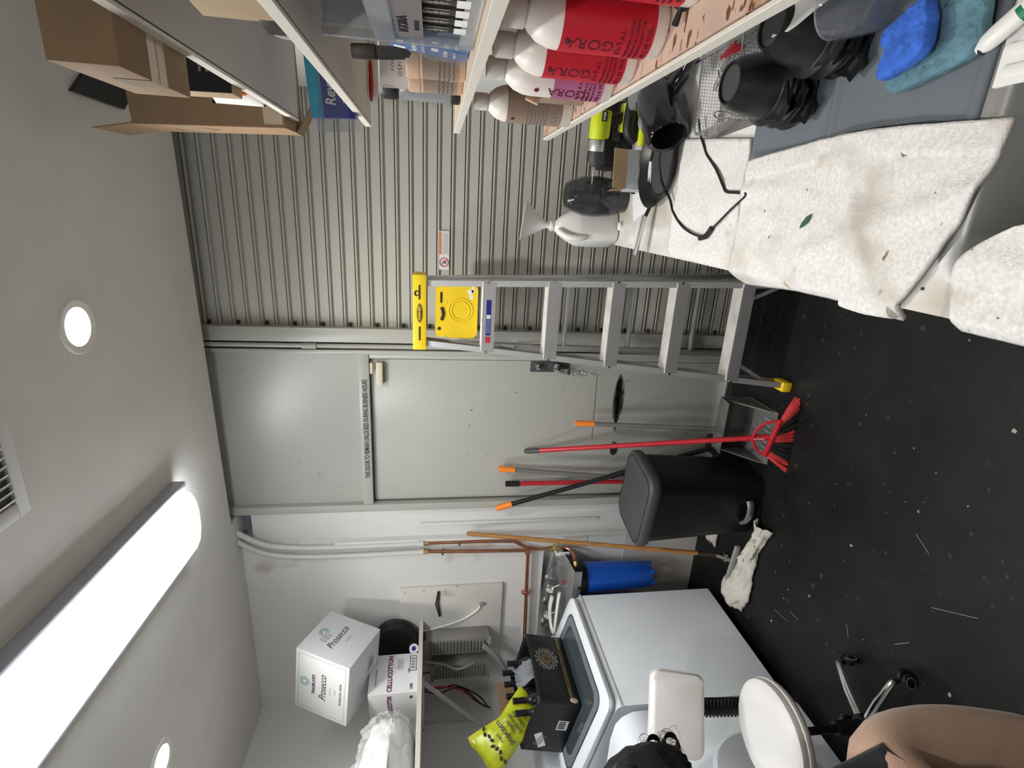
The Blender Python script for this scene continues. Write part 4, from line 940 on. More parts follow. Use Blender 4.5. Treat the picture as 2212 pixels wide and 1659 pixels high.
# ================================================================ STEPLADDER
ld = thing('stepladder', 'aluminium stepladder with yellow top cap in front of the shutter', 'ladder', (0, 0, 0))
def ly(z): return 2.215+.13*z
def lxr(z): return -.245-.046*z
def lxl(z): return -.757+.074*z
def channel(xf, s):
    mb = MB(); a = Vector((xf(0.02), ly(.02), .02)); b = Vector((xf(1.76), ly(1.76), 1.76))
    mb.bar(a, b, .004, .070, (0, 1, 0)); f = Vector((-s*.012, 0, 0))
    mb.bar(a+f+Vector((0, -.034, 0)), b+f+Vector((0, -.034, 0)), .026, .004, (0, 1, 0)); mb.bar(a+f+Vector((0, .034, 0)), b+f+Vector((0, .034, 0)), .026, .004, (0, 1, 0))
    return mb
channel(lxr, 1).build('front_rail', 'aluminium', ld, smooth=0); channel(lxl, -1).build('front_rail', 'aluminium', ld, smooth=0)
for z in (1.50, 1.205, .915, .625, .325):
    x0, x1 = lxl(z)+.004, lxr(z)-.004; y = ly(z); w = x1-x0; c = (x0+x1)/2
    st_ = MB().box((w, .085, .004), (c, y, z)).box((w, .004, .058), (c, y-.042, z-.027)).box((w, .004, .03), (c, y+.042, z-.014)).build('step', 'aluminium', ld, smooth=0)
    for k in range(6): MB().box((w, .006, .003), (c, y-.033+.0135*k, z+.0032), bev=.001).build('tread_rib', 'aluminium_worn', st_, smooth=0)
    for x in (x0-.002, x1+.002): MB().cyl(.006, .008, (x+(.0 if x < c else 0), y-.040, z-.02), (PI/2, 0, 0), seg=10).build('rivet', 'chrome', st_)
# rear section
def ry(z): return 2.665-.105*z
for xf in (lambda z: -.275-.028*z, lambda z: -.715+.048*z):
    MB().bar((xf(.01), ry(.01), .01), (xf(1.75), ry(1.75), 1.75), .024, .05, (0, 1, 0), bev=.002).build('rear_rail', 'aluminium', ld)
for z in (1.06, .70, .32):
    MB().bar((-.705+.048*z, ry(z), z), (-.285-.028*z, ry(z), z), .03, .016, (0, 0, 1), bev=.002).build('rear_brace', 'aluminium', ld)
for s, xf in ((1, lxr), (-1, lxl)):
    MB().bar((xf(1.32), ly(1.32)+.03, 1.36), (xf(1.32)-s*.01, ry(1.25), 1.30), .004, .02, (0, 0, 1)).build('spreader', 'aluminium', ld)
    MB().bar((xf(.10), ly(.1)+.0, .09), (xf(.28)-s*.10, ly(.3), .295), .018, .004, (0, 1, 0)).build('knee_brace', 'aluminium', ld)
    MB().bar((xf(1.42), ly(1.4), 1.40), (xf(1.46)-s*.055, ly(1.46), 1.465), .018, .004, (0, 1, 0)).build('gusset', 'aluminium', ld)
    f = MB().box((.05, .085, .05), (xf(.02)-s*.008, ly(0)-.0, .026), bev=.008).build('foot', 'ladder_yellow', ld)
cap_ = MB()
cap_.box((.345, .115, .012), (-.470, 2.448, 1.812), bev=.004); cap_.box((.345, .010, .062), (-.470, 2.394, 1.787), bev=.004); cap_.box((.345, .010, .05), (-.470, 2.50, 1.79), bev=.003)
cap_.box((.010, .115, .055), (-.302, 2.448, 1.788), bev=.003).box((.010, .115, .055), (-.638, 2.448, 1.788), bev=.003)
cp_ = cap_.build('top_cap', 'ladder_yellow', ld)
for x in (-.565, -.375): MB().box((.066, .004, .009), (x, 2.3895, 1.787), bev=.002).build('slot', 'dark_gap', cp_)
ov = [( .044*math.cos(2*PI*k/28), .013*math.sin(2*PI*k/28)) for k in range(28)]
MB().prism(ov, .0012, frame(NY, UP, (-.470, 2.389, 1.787))).build('logo_oval', 'ink_black', cp_, smooth=0)
MB().prism([(x*.9, y*.82) for x, y in ov], .0006, frame(NY, UP, (-.470, 2.3878, 1.787))).build('logo_field', 'ladder_yellow', cp_, smooth=0)
MB().prism([(x*.85, y*.75) for x, y in ov], .0006, frame(NY, UP, (-.470, 2.3873, 1.787))).build('logo_field', 'ink_black', cp_, smooth=0)
text('WERNER', .0165, 'ladder_yellow', cp_, frame(NY, UP, (-.470, 2.3865, 1.787)), xs=.95, bold=.02)
MB().tube([(-.38+.012*math.cos(t*.7), 2.3885, 1.80+.010*math.sin(t*.7)-.004*(t > 8)) for t in range(14)], .002, 5).build('marker_scrawl', 'ink_black', cp_)
# folding paint tray hanging between the rails
py0 = 2.432
tray = MB().prism([(x-.463, y+1.618) for x, y in rrect(.245, .195, .022, 5)], .016, frame(NY, UP, (0, py0, 0)))
tr_ = tray.build('paint_tray', 'ladder_yellow', ld)
for rr_ in (.055, .042): MB().tube([(-.458+rr_*math.cos(2*PI*k/36), py0-.0165, 1.600+rr_*math.sin(2*PI*k/36)) for k in range(37)], .0028, 6, cap=False).build('embossed_ring', 'ladder_yellow', tr_)
MB().box((.05, .002, .008), (-.40, py0-.0165, 1.690), bev=.003).build('slot', 'dark_gap', tr_)
MB().tube(catmull([(-.505, py0-.0165, 1.688), (-.475, py0-.0165, 1.680), (-.445, py0-.0165, 1.688)], 4), .007, 8).build('slot', 'dark_gap', tr_)
MB().cyl(.008, .002, (-.545, py0-.0165, 1.698), (PI/2, 0, 0)).build('hole', 'dark_gap', tr_)
MB().box((.008, .012, .14), (-.337, py0-.012, 1.61), bev=.003).box((.006, .012, .12), (-.588, py0-.012, 1.59), bev=.003).build('hinge_edge', 'ladder_yellow', tr_)
for k, (x, z, a, b) in enumerate(((-.372, 1.555, .012, .014), (-.395, 1.552, .010, .010), (-.36, 1.545, .016, .007))):
    MB().prism([(x+a*math.cos(i)*(1+.4*fbm(i, k)), z+b*math.sin(i)*(1+.4*fbm(k, i))) for i in [2*PI*j/14 for j in range(14)]], .0006, frame(NY, UP, (0, py0-.0162, 0))).build('paint_splat', 'paper', tr_, smooth=0)
for x in (-.339, -.588): MB().rod((x, py0-.006, 1.54), (x, py0-.006, 1.505), .003).build('tray_wire', 'steel', tr_)
MB().box((.165, .001, .022), (-.480, ly(1.5)-.0448, 1.474)).build('safety_label', 'blue_deep', ld, smooth=0)
MB().box((.03, .0012, .022), (-.583, ly(1.5)-.0450, 1.474)).build('red_label', 'ink_red', ld, smooth=0)
MB().box((.018, .0013, .018), (-.475, ly(1.5)-.0452, 1.474)).build('white_code_label', 'paper', ld, smooth=0)
for k in range(3): text('STEPLADDER LOAD CAPACITY INSTRUCTIONS', .004, 'ink_white', ld, frame(NY, UP, (-.52, ly(1.5)-.0454, 1.480-.006*k)), xs=.75)
MB().tube(catmull([(lxl(.55)-.003, ly(.55)-.02, .56), (lxl(.5)-.003, ly(.5)-.01, .52), (lxl(.5)-.003, ly(.5)-.025, .50), (lxl(.48)-.003, ly(.46), .47)], 4), .0025, 5).build('pen_mark', 'blue_deep', ld)

# ================================================================ CLEANING TOOLS AND BIN
dp = thing('lobby_dustpan', 'grey long-handled dustpan with an orange grip against the door', 'dustpan', (-1.045, 2.44, 0))
MB().rod((-.045, .02, .17), (-.055, .13, .86), .0128).build('pole', 'grey_paint', dp)
MB().rod((-.055, .13, .84), (-.0565, .145, .945), .0165).cyl(.005, .034, (-.0565, .143, .925), (PI/2, 0, 0), seg=10).build('grip', 'orange_plastic', dp)
pan = MB()
pan.box((.29, .008, .17), (0, .02, .10), bev=.002); pan.box((.29, .24, .006), (0, -.10, .006), (R(1), 0, 0), bev=.001)
for s in (1, -1): pan.prism([(0, 0), (.22, 0), (.20, .03), (.05, .15), (0, .18)], .006, frame((s, 0, 0), UP, (s*.142, .02, .004)) if s < 0 else mx((.142, .02, .004), (PI/2, 0, -PI/2)))
pan.box((.29, .10, .006), (0, -.03, .185), (R(-8), 0, 0), bev=.002)
pan.build('pan_shell', 'pan_grey', dp)
for k in range(7): MB().box((.004, .05, .006), (-.09+.03*k, -.17, .013)).build('tooth', 'paper_grey', dp, smooth=0)
br = thing('red_broom', 'red angle broom with red and black bristles leaning on the door', 'broom', (-.985, 2.10, 0))
top_ = Vector((-.345, .61, 1.185)); foot = Vector((-.018, .055, .145))
MB().rod(foot, foot+(top_-foot)*.94, .0132).build('pole', 'red_paint', br)
MB().rod(foot+(top_-foot)*.93, top_, .0142).ball(.0142, tuple(top_)).build('tip_grip', 'dark_grey_plastic', br)
MB().rod(foot+Vector((.012, -.02, -.055)), foot+(top_-foot)*.035, .016).build('socket', 'red_paint', br)
text('O-Cedar', .014, 'ink_white', br, frame((.15, -1, .3), Vector((1, 0, .2)), tuple(foot+Vector((.002, -.021, .0)))), xs=1)
arch = catmull([(-.095, .02, .10), (-.085, .035, .13), (-.05, .05, .158), (-.005, .052, .165), (.05, .035, .155), (.085, .01, .12), (.098, -.01, .085)], 5)
MB().tube(arch, .007, 8).build('guard_arch', 'red_paint', br)
MB().bar((-.100, .02, .105), (.103, -.012, .088), .02, .022, (0, 1, 0), bev=.005).build('bristle_block', 'red_paint', br)
groups_ = [('red_bristle', -.5, -.36), ('black_bristle', -.36, -.08), ('red_bristle', -.08, .10), ('black_bristle', .10, .36), ('red_bristle', .36, .5)]
for mname, a, b in groups_:
    mb = MB(); n = int(620*(b-a))
    for k in range(n):
        t = random.uniform(a, b); s = random.uniform(-1, 1)
        p0 = Vector((lerp(-.10, .103, t+.5), lerp(.02, -.012, t+.5)+.008*s, lerp(.098, .082, t+.5)))
        p1 = Vector((lerp(-.165, .205, t+.5)+random.uniform(-.008, .008), lerp(-.005, .015, t+.5)+.022*s, random.uniform(.0, .006)))
        mb.tube([p0, (p0+p1)/2+Vector((0, .003*s, 0)), p1], [.0036, .0038, .0032], 4, cap=False)
    o = mb.build('bristles', mname, br); o['kind'] = 'stuff'
# pedal bin
bn = thing('pedal_bin', 'tall black pedal bin with a flat lid by the door', 'bin', (-1.437, 2.345, 0), (0, 0, R(-9)))
def rr(w, d, r, z, n=6): return [(x, y, z) for x, y in rrect(w, d, r, n)]
MB().loft([rr(.345, .265, .06, .0), rr(.355, .275, .06, .02), rr(.415, .315, .07, .595), rr(.425, .325, .07, .605)], cap0=True, cap1=True).build('body', 'black_plastic', bn, smooth=50)
MB().loft([rr(.445, .345, .08, .600), rr(.455, .355, .085, .612), rr(.455, .355, .085, .640), rr(.44, .34, .08, .652), rr(.40, .30, .07, .656)], cap0=True, cap1=True).build('lid', 'dark_grey_plastic', bn, smooth=50)
MB().tube([(x, y, .655) for x, y in rrect(.41, .31, .07, 6)]+[(.205, .085, .655)], .0025, 6, cap=False).build('lid_groove', 'black_satin', bn)
MB().loft([[(x, -.1345-.0, z+.095) for x, z in rrect(.175, .13, .03, 5)], [(x*.95, -.118, z*.95+.095) for x, z in rrect(.175, .13, .03, 5)]], cap0=True, cap1=True).build('pedal_recess', 'dark_gap', bn)
MB().tube(catmull([(-.075, -.142, .075), (-.045, -.162, .072), (0, -.170, .071), (.045, -.162, .072), (.075, -.142, .075)], 5), .011, 10, flat=1.8).build('pedal', 'steel_brushed', bn)
def pole(name, label, top, base, mats, gl, r=.0132, cat='handle'):
    t = thing(name, label, cat, base); T = Vector(top)-Vector(base); u = T.normalized()
    MB().rod((0, 0, 0), tuple(T-u*gl), r).build('pole', mats[0], t)
    MB().rod(tuple(T-u*(gl+.012)), tuple(T), r*1.3).build('grip', mats[1], t); return t, T
g1, T = pole('mop_pole', 'grey pole with an orange grip behind the bin', (-1.430, 2.69, 1.345), (-1.497, 2.56, .02), ('grey_paint', 'orange_plastic'), .085)
MB().box((.24, .05, .035), (0, 0, .0), bev=.006).build('mop_frame', 'grey_plastic', g1)
g2, T = pole('broom_pole', 'red pole with a black tip behind the bin', (-1.530, 2.69, 1.30), (-1.486, 2.60, .02), ('red_paint', 'black_plastic'), .07)
MB().box((.16, .045, .04), (0, 0, .0), bev=.008).build('pole_socket', 'red_paint', g2)
g3, T = pole('push_brush', 'black telescopic pole with an orange grip and black brush head behind the bin', (-1.688, 2.68, 1.347), (-1.215, 2.50, .13), ('black_satin', 'orange_plastic'), .085)
MB().rod(tuple(T*.40), tuple(T*.47), .0165).build('twist_lock', 'black_plastic', g3)
MB().box((.10, .16, .05), (0, 0, .0), bev=.012).build('brush_head', 'black_plastic', g3)
mb = MB()
for k in range(160):
    x = random.uniform(-.045, .045); y = random.uniform(-.075, .075); mb.tube([(x, y, -.02), (x*1.3, y*1.2, -.128)], .002, 4, cap=False)
o = mb.build('bristles', 'black_bristle', g3); o['kind'] = 'stuff'
# wooden-handled mop with rag head
mp = thing('rag_mop', 'mop with a long varnished wooden handle leaning by the copper pipes', 'mop', (-1.80, 2.285, .0))
tp = Vector((-.055, .395, 1.510)); bt = Vector((-.0, .02, .12))
MB().rod(tuple(bt), tuple(tp), .0125, seg=16).ball(.0125, tuple(tp)).build('handle', 'wood_handle', mp)
MB().rod(tuple(bt+(tp-bt)*-.0), tuple(bt+(tp-bt)*.075), .0145).build('worn_ferrule', 'wood_dark', mp)
MB().rod((0, .02, .125), (-.01, -.02, .05), .014).box((.05, .02, .03), (-.005, 0, .075), bev=.004).build('clamp', 'steel', mp)
MB().bar((-.14, -.02, .05), (.10, -.045, .05), .02, .03, bev=.006).build('head_bar', 'grey_plastic', mp)
def ragf(u, v):
    x = lerp(-.27, .31, u); w = .075+.035*math.sin(u*5+1)
    y = -.035-.13*u+(v-.5)*2*w
    h = .055*(1-abs(2*v-1)**2.2)*(.55+.45*math.sin(u*7+.5)**2)
    z = .006+h+.022*fbm(u*6, v*4)*(1-abs(2*v-1)) + .012*abs(fbm(u*11, v*9+3))
    return Vector((x+.015*fbm(v*5, u*5), y+.015*fbm(u*8, v*8), max(.004, z)))
MB().grid(44, 22, ragf).build('mop_rag', 'rag', mp, smooth=180, solid=.005)
rg = MB().grid(20, 16, lambda u, v: Vector((-1.90+.18*u+.02*fbm(u*5, v*5), 2.50+.12*v, max(.004, .05*math.sin(PI*u)*math.sin(PI*v)*(1+.8*fbm(u*6, v*6, 2))+.006)))).build('floor_rag', 'rag', smooth=180, solid=.005)
tag(rg, 'crumpled grey-white rag on the floor behind the mop', 'rag')

# ================================================================ WASHER, DRYER
wm = thing('washing_machine', 'white top-loading washing machine with a sloping glass lid', 'washing machine', (-2.12, 1.69, 0))
WD, WY = .70, .72      # depth in -X, width in +Y
prof = [(0, .065), (0, .860), (-.012, .882), (-.03, .890), (-WD, 1.060), (-WD, .065)]
mb = MB(); n = len(prof)
mb.loft([[(x*.985-.005, .0, z if z > .1 else z) for x, z in prof], [(x, .012, z) for x, z in prof], [(x, WY-.012, z) for x, z in prof], [(x*.985-.005, WY, z) for x, z in prof]])
mb.build('cabinet', 'appliance', wm, smooth=35)
for x in (-.06, -WD+.06):
    for y in (.06, WY-.06): MB().cyl(.022, .066, (x, y, .033), bev=.003).build('foot', 'black_plastic', wm)
MB().box((WD-.1, WY-.08, .05), (-WD/2-.01, WY/2, .04)).build('base_shade', 'black_plastic', wm, smooth=0)  # black block standing in for the kick-space shadow under the washer
sl_ = math.atan2(.17, .67)
LM = mx((-.0, WY/2, .882), (0, sl_, 0))     # local x runs down the slope, origin at the front edge
def lidring(w, d, r, z, cx=-.30): return [LM @ Vector((x+cx, y, z)) for x, y in rrect(w, d, r, 6)]
lid = MB().loft([lidring(.60, .715, .05, .010), lidring(.61, .725, .055, .022), lidring(.605, .72, .055, .036), lidring(.585, .70, .05, .043), lidring(.50, .60, .06, .043), lidring(.49, .59, .06, .036)], cap0=True, cap1=False)
ldo = lid.build('lid_frame', 'appliance_rim', wm, smooth=35)
MB().loft([lidring(.50, .60, .06, .030), lidring(.495, .595, .06, .039)], cap0=True, cap1=True).build('lid_glass', 'washer_glass', ldo)
MB().loft([lidring(.47, .57, .05, .0395), lidring(.47, .57, .05, .0400), lidring(.40, .50, .05, .0400), lidring(.40, .50, .05, .0395)], cap0=False, cap1=False).build('lid_gasket', 'clear_grey', ldo)
MB().box((.16, WY-.02, .13), (-WD-.02, WY/2, 1.085), (0, R(12), 0), bev=.03, seg=3).build('console', 'appliance_rim', wm)
MB().box((.004, WY, .012), (.002, WY/2, .868), bev=.001).build('front_seam', 'appliance_rim', wm)
dy = thing('dryer', 'white dryer with a rounded front console behind the stool', 'dryer', (-2.10, .93, 0))
MB().loft([[(-.70, y, z) for y, z in [(x+.35, w+.44) for x, w in rrect(.695, .82, .02, 4)]], [(-.015, y, z) for y, z in [(x+.35, w+.44) for x, w in rrect(.695, .82, .02, 4)]], [(0, y, z) for y, z in [(x+.35, w+.44) for x, w in rrect(.665, .79, .02, 4)]]]).build('cabinet', 'appliance', dy)
hp = [(-.62, .85), (-.60, .925), (-.16, .925), (-.06, .912), (-.015, .885), (.012, .84), (.015, .76), (0, .735), (-.05, .73)]
MB().loft([[(x*.9, .0, z) for x, z in hp], [(x, .02, z) for x, z in hp], [(x, .68, z) for x, z in hp], [(x*.9, .70, z) for x, z in hp]]).build('console', 'appliance_rim', dy, smooth=40)
MB().box((.012, .30, .085), (.012, .16, .80), (0, R(3), 0), bev=.012, seg=3).build('control_panel', 'white_gloss', dy)
MB().cyl(.026, .02, (.022, .42, .80), (0, PI/2, 0), bev=.004).build('dial', 'chrome', dy)
MB().loft([[(.004, .35+.215*math.cos(2*PI*k/40), .40+.215*math.sin(2*PI*k/40)) for k in range(40)], [(.02, .35+.20*math.cos(2*PI*k/40), .40+.20*math.sin(2*PI*k/40)) for k in range(40)], [(.022, .35+.15*math.cos(2*PI*k/40), .40+.15*math.sin(2*PI*k/40)) for k in range(40)]], cap0=False).build('porthole_door', 'appliance_rim', dy)
MB().box((.69, .69, .03), (-.35, .35, .016)).build('base_shade', 'black_plastic', dy, smooth=0)  # black slab painting the dark gap under the dryer as shade
tag(MB().box((.20, .60, .006), (-2.95, 1.35, .60), bev=.002).box((.006, .60, .70), (-2.95, 1.35, .35)).build('side_filler', 'grey_plastic', smooth=0), 'grey filler panel in the gap behind the dryer', 'panel')

# ---------------------------------------------------------------- wine carton on the washer lid
wc = thing('wine_carton', 'black gift carton of wine bottles standing on the washer lid', 'box', (-2.495, 2.10, 1.016), (R(-1.0), R(12.5), R(1)))
bx_, by_, bz_ = .317, .44, .225
pr = MB()
def panel(fn, nm, mt_='card_black'): return MB().grid(10, 10, fn).build(nm, mt_, wc, smooth=60, solid=.003)
panel(lambda u, v: Vector((bx_/2+.003*math.sin(PI*u)*v, (u-.5)*by_, v*(bz_-.006*math.sin(PI*u)))), 'long_panel')
panel(lambda u, v: Vector((-bx_/2, (u-.5)*by_, v*bz_)), 'long_panel')
panel(lambda u, v: Vector(((u-.5)*bx_, -by_/2, v*(bz_+.01*math.sin(PI*u)))), 'short_panel')
panel(lambda u, v: Vector(((u-.5)*bx_, by_/2, v*bz_)), 'short_panel')
MB().box((bx_-.006, by_-.006, .004), (0, 0, .002)).build('base_panel', 'card_black', wc)
MB().box((.003, .36, .10), (-bx_/2-.002, .0, .285-.02), (0, R(-8), 0)).build('back_flap', 'card_kraft', wc, smooth=0)
MB().box((.0006, .43, .020), (bx_/2+.0045, 0, .040)).build('gold_band', 'label_gold', wc, smooth=0)
text('CABERNET SAUVIGNON ROBLE', .013, 'card_black', wc, frame((1, 0, 0), UP, (bx_/2+.0052, 0, .040)), xs=1.2, spacing=1.2)
em = (bx_/2+.0055, .05, .130)
mb = MB()
for k in range(14):
    a = 2*PI*k/14; c = Vector((0, .062*math.cos(a), .052*math.sin(a)))
    mb.tube([Vector(em)+c+Vector((0, .013*math.cos(t), .013*math.sin(t)))*(1-.06*j) for j, t in enumerate([a+.6*i for i in range(12)])], .0014, 5)
mb.tube([Vector(em)+Vector((0, .046*math.cos(2*PI*k/30), .039*math.sin(2*PI*k/30))) for k in range(31)], .0015, 5, cap=False)
o = mb.build('scroll_emblem', 'ink_silver', wc); o['kind'] = 'stuff'
MB().prism([(.038*math.cos(2*PI*k/24), .031*math.sin(2*PI*k/24)) for k in range(24)], .001, frame((1, 0, 0), UP, (em[0]-.001, em[1], em[2]))).build('emblem_disc', 'label_gold', wc, smooth=0)
text('JS', .03, 'ink_black', wc, frame((1, 0, 0), UP, (em[0]+.0008, em[1], em[2])), xs=1)
text('RESERVA', .011, 'ink_silver', wc, frame((1, 0, 0), UP, (bx_/2+.0055, .05, .072)))
bc = MB().box((.06, .0008, .055), (.02, -by_/2-.0024, .055)).build('barcode_label', 'paper', wc, smooth=0)
for k in range(12): MB().box((.0012+.0012*(k % 3), .0006, .036), (-.003+.0042*k, -by_/2-.003, .06)).build('barcode_bar', 'ink_black', bc, smooth=0)
sk_ = MB().box((.095, .0008, .040), (-.085, -by_/2-.0024, .145), (0, R(-28), 0)).build('shipping_label', 'paper', wc, smooth=0)
for k in range(4): text('MEDICAL OFFICE 1204 SUITE B', .0075, 'ink_grey', wc, frame(NY, Vector((math.sin(R(-28))*-1, 0, math.cos(R(28)))), (-.085+.008*(k-1.5)*-.45, -by_/2-.0034, .145-.0085*(k-1.5))), xs=.75)
MB().ball(.016, (bx_/2+.004, -by_/2+.02, .03), (.4, 1, 1.4), 10).build('torn_patch', 'tan_plastic', wc)
wp = [(-2.515, 2.270, 1.025), (-2.428, 2.252, 1.005), (-2.510, 2.190, 1.025), (-2.505, 2.110, 1.025), (-2.44, 2.025, 1.005), (-2.43, 1.945, 1.005)]
wl = ['dark wine bottle furthest back in the carton', 'dark wine bottle at the front beside the furthest one', 'third dark wine bottle from the far end of the carton', 'dark wine bottle with its neck nearest the yellow bag top', 'dark wine bottle half covered by the yellow bag', 'leaning dark wine bottle under the yellow bag']
w0 = None
for p_, l_ in zip(wp, wl):
    if w0 is None:
        w0 = thing('wine_bottle', l_, 'bottle', p_, group='wine bottles in the carton')
        MB().lathe([(0, 0), (.035, 0), (.0375, .004), (.0375, .165), (.034, .185), (.020, .212), (.0150, .225), (.0142, .285), (.0150, .288), (0, .288)], 28).build('bottle_glass', 'bottle_glass', w0)
        MB().lathe([(.0156, .235), (.0152, .282), (.0162, .286), (.0162, .296), (.014, .298), (0, .298)], 24).build('capsule', 'card_black', w0)
    else: dup(w0, p_, None, l_)
tag(MB().grid(14, 10, lambda u, v: Vector((-2.41+.03*math.sin(v*5)+.014*fbm(u*4, v*4), 2.10+.13*u, 1.13+.14*v+.02*fbm(u*5, v*5, 3)))).build('blue_plastic_bag', 'clear_grey', smooth=180, solid=.002), 'crumpled bluish clear bag between the wine bottles', 'bag')
# popcorn bag -----------------------------------------------------------
pc = thing('popcorn_bag', 'lime yellow popcorn bag sticking out of the wine carton', 'bag', (-2.47, 2.02, 1.185), (R(-14), R(-34), R(66)))
def pcf(s):
    def f(u, v):
        x = (u-.5)*.215*(.74+.34*abs(2*v-1)); z = v*.36
        puff = .045*max(0, (1-(2*v-1)**2))**.6*max(0, 1-(2*u-1)**2)**.5
        return Vector((x, s*puff+.008*fbm(u*5, v*6, s)*(1-abs(2*v-1)), z+.012*fbm(u*3, v*2, 5)))
    return f
MB().grid(22, 26, pcf(-1)).build('bag_front', 'yellow_bag', pc, smooth=180); MB().grid(22, 26, pcf(1)).build('bag_back', 'yellow_bag', pc, smooth=180)
for t_, s_, z_ in (('popcorn', .038, .20), ('Organic', .020, .160), ('Extra Virgin', .022, .135), ('Olive Oil', .024, .108), ('organic', .016, .235)): text(t_, s_, 'ink_black', pc, frame(NY, UP, (0, -.052, z_)), bold=.015)
for k in range(9): MB().ball(.009, (-.09+.022*k, -.045+.012*abs(k-4)/4, .275+.008*math.sin(k*2)), (1.2, .3, .8), 8, (0, R(30*k), 0)).build('printed_olive', 'ink_black', pc)

# ================================================================ HIGH SHELF ON THE LEFT WALL
hs_ = thing('high_shelf', 'white bracketed shelf on the left wall holding the cartons', 'shelf', (XL, 1.25, 1.80))
MB().box((.625, 1.455, .022), (.3125, .7275, -.011), bev=.002).build('board', 'paint_white', hs_)
MB().box((.004, 1.455, .024), (.627, .7275, -.011)).build('edge_band', 'shelf_face', hs_, smooth=0)
for y in (1.205, .25):
    MB().box((.02, .025, .38), (.012, y, -.21)).build('bracket_leg', 'paint_white', hs_, smooth=0); MB().bar((.015, y, -.37), (.385, y, -.028), .025, .012, (0, 1, 0)).build('bracket_brace', 'paint_white', hs_, smooth=0); MB().box((.40, .025, .012), (.21, y, -.028)).build('bracket_arm', 'paint_white', hs_, smooth=0)
cc = thing('cotton_carton', 'white cotton-coil carton with purple lettering on the high shelf', 'box', (-2.700, 2.40, 1.801), (0, 0, R(-14)))
MB().box((.30, .225, .272), (0, 0, .136), bev=.002).build('carton_body', 'card_white', cc)
FX = (1, 0, 0)
text('CELLUCOTTON', .036, 'ink_purple', cc, frame(FX, UP, (.1512, .0, .155)), xs=.80, bold=.035)
text('Graham Beauty', .017, 'ink_grey', cc, frame(FX, UP, (.1512, -.02, .235)), xs=.9)
text('CELLUCOTTON', .036, 'ink_purple', cc, frame(NY, UP, (.02, -.1137, .155)), xs=.80, bold=.035)
text('100%', .022, 'ink_black', cc, frame(FX, UP, (.1512, -.08, .035)), xs=.7, bold=.02); text('44070', .013, 'ink_black', cc, frame(FX, UP, (.1512, .01, .052)), xs=.8)
text('100%', .022, 'ink_black', cc, frame(NY, UP, (.10, -.1137, .035)), xs=.7, bold=.02)
for k in range(4): text('pure cotton reinforced coil', .007, 'ink_grey', cc, frame(FX, UP, (.1512, .05, .115-.009*k)), xs=.8)
bq = MB().box((.0006, .088, .040), (.1506, .052, .028)).build('barcode_frame', 'ink_black', cc, smooth=0)
MB().box((.0006, .080, .032), (.1509, .052, .028)).build('barcode_field', 'paper', cc, smooth=0)
for k in range(13): MB().box((.0006, .0016+.0012*(k % 3), .026), (.1513, .018+.0056*k, .028)).build('barcode_bar', 'ink_black', bq, smooth=0)
MB().box((.0005, .055, .09), (.1505, .045, .20)).build('tape', 'tape_clear', cc, smooth=0) if False else None
tag(MB().box((.12, .05, .0025), (-2.485, 2.375, 2.062), (0, R(28), R(-14))).build('carton_flap', 'card_white', smooth=0), 'white cardboard flap folded up beside the tilted carton', 'flap')
ps = thing('sparkling_wine_carton', 'tilted white sparkling-wine carton with a teal medallion on top of the pile', 'box', (-2.50, 2.39, 2.246), (R(-25.3), R(5.2), R(.5)))
pw, pd2, ph = .400, .305, .328
MB().box((pw, pd2, ph), (0, 0, 0), bev=.002).build('carton_body', 'card_white', ps)
F = frame(NY, UP, (0, -pd2/2-.0006, 0))
for (x, z, w, h) in ((0, ph/2-.02, pw-.04, .002), (0, -ph/2+.02, pw-.04, .002), (-pw/2+.02, 0, .002, ph-.04), (pw/2-.02, 0, .002, ph-.04)): MB().box((w, .0006, h), (x, -pd2/2-.0004, z)).build('border_line', 'ink_teal', ps, smooth=0)
def medallion(m_, r):
    MB().cyl(r, .0006, m=m_).build('medallion', 'ink_teal', ps); mb = MB()
    for k in range(20): mb.box((r*.10, r*.32, .0008), m=m_ @ mx((r*.80*math.cos(2*PI*k/20), r*.80*math.sin(2*PI*k/20), .0004), (0, 0, 2*PI*k/20-PI/2)))
    mb.cyl(r*.34, .0008, m=m_ @ mx((0, 0, .0004))); o = mb.build('medallion_rays', 'card_white', ps); o['kind'] = 'stuff'
medallion(F @ mx((0, .105, 0)), .034)
text("TRADER JOE'S", .025, 'ink_black', ps, F @ mx((0, .048, 0)), xs=.85, bold=.03); text('Prosecco', .062, 'ink_black', ps, F @ mx((0, -.010, 0)), shear=.35, xs=.75)
text('D.O.C.', .014, 'ink_grey', ps, F @ mx((0, -.055, 0)), spacing=1.3); text('ITALY', .012, 'ink_grey', ps, F @ mx((0, -.083, 0)), spacing=1.3); text('SPARKLING WINE', .017, 'ink_black', ps, F @ mx((0, -.118, 0)), bold=.01, spacing=1.1)
G = frame(FX, UP, (pw/2+.0006, 0, 0))
medallion(G @ mx((-.0, .10, 0)), .030); text('Prosecco', .060, 'ink_black', ps, G @ mx((.0, .010, 0)), shear=.35, xs=.75); text('D.O.C.', .016, 'ink_grey', ps, G @ mx((.02, -.045, 0)))
lb = MB().box((.075, .06, .0007), m=G @ mx((-.03, .065, .0004), (0, 0, R(4)))).build('address_label', 'paper', ps, smooth=0)
for k in range(4): text('1045 W BEVERLY BLVD', .008, 'ink_black', ps, G @ mx((-.03, .085-.012*k, .001)), xs=.8)
bt_ = thing('black_tub', 'large round black tub lying on its side behind the cartons', 'tub', (-2.600, 2.625, 1.945), (R(84), 0, R(6)))
MB().lathe([(.0, .0), (.115, .0), (.14, .01), (.142, .03), (.136, .035), (.128, .07), (.12, .08), (0, .08)], 44, mx((0, 0, -.06))).build('tub_wall', 'black_plastic', bt_)
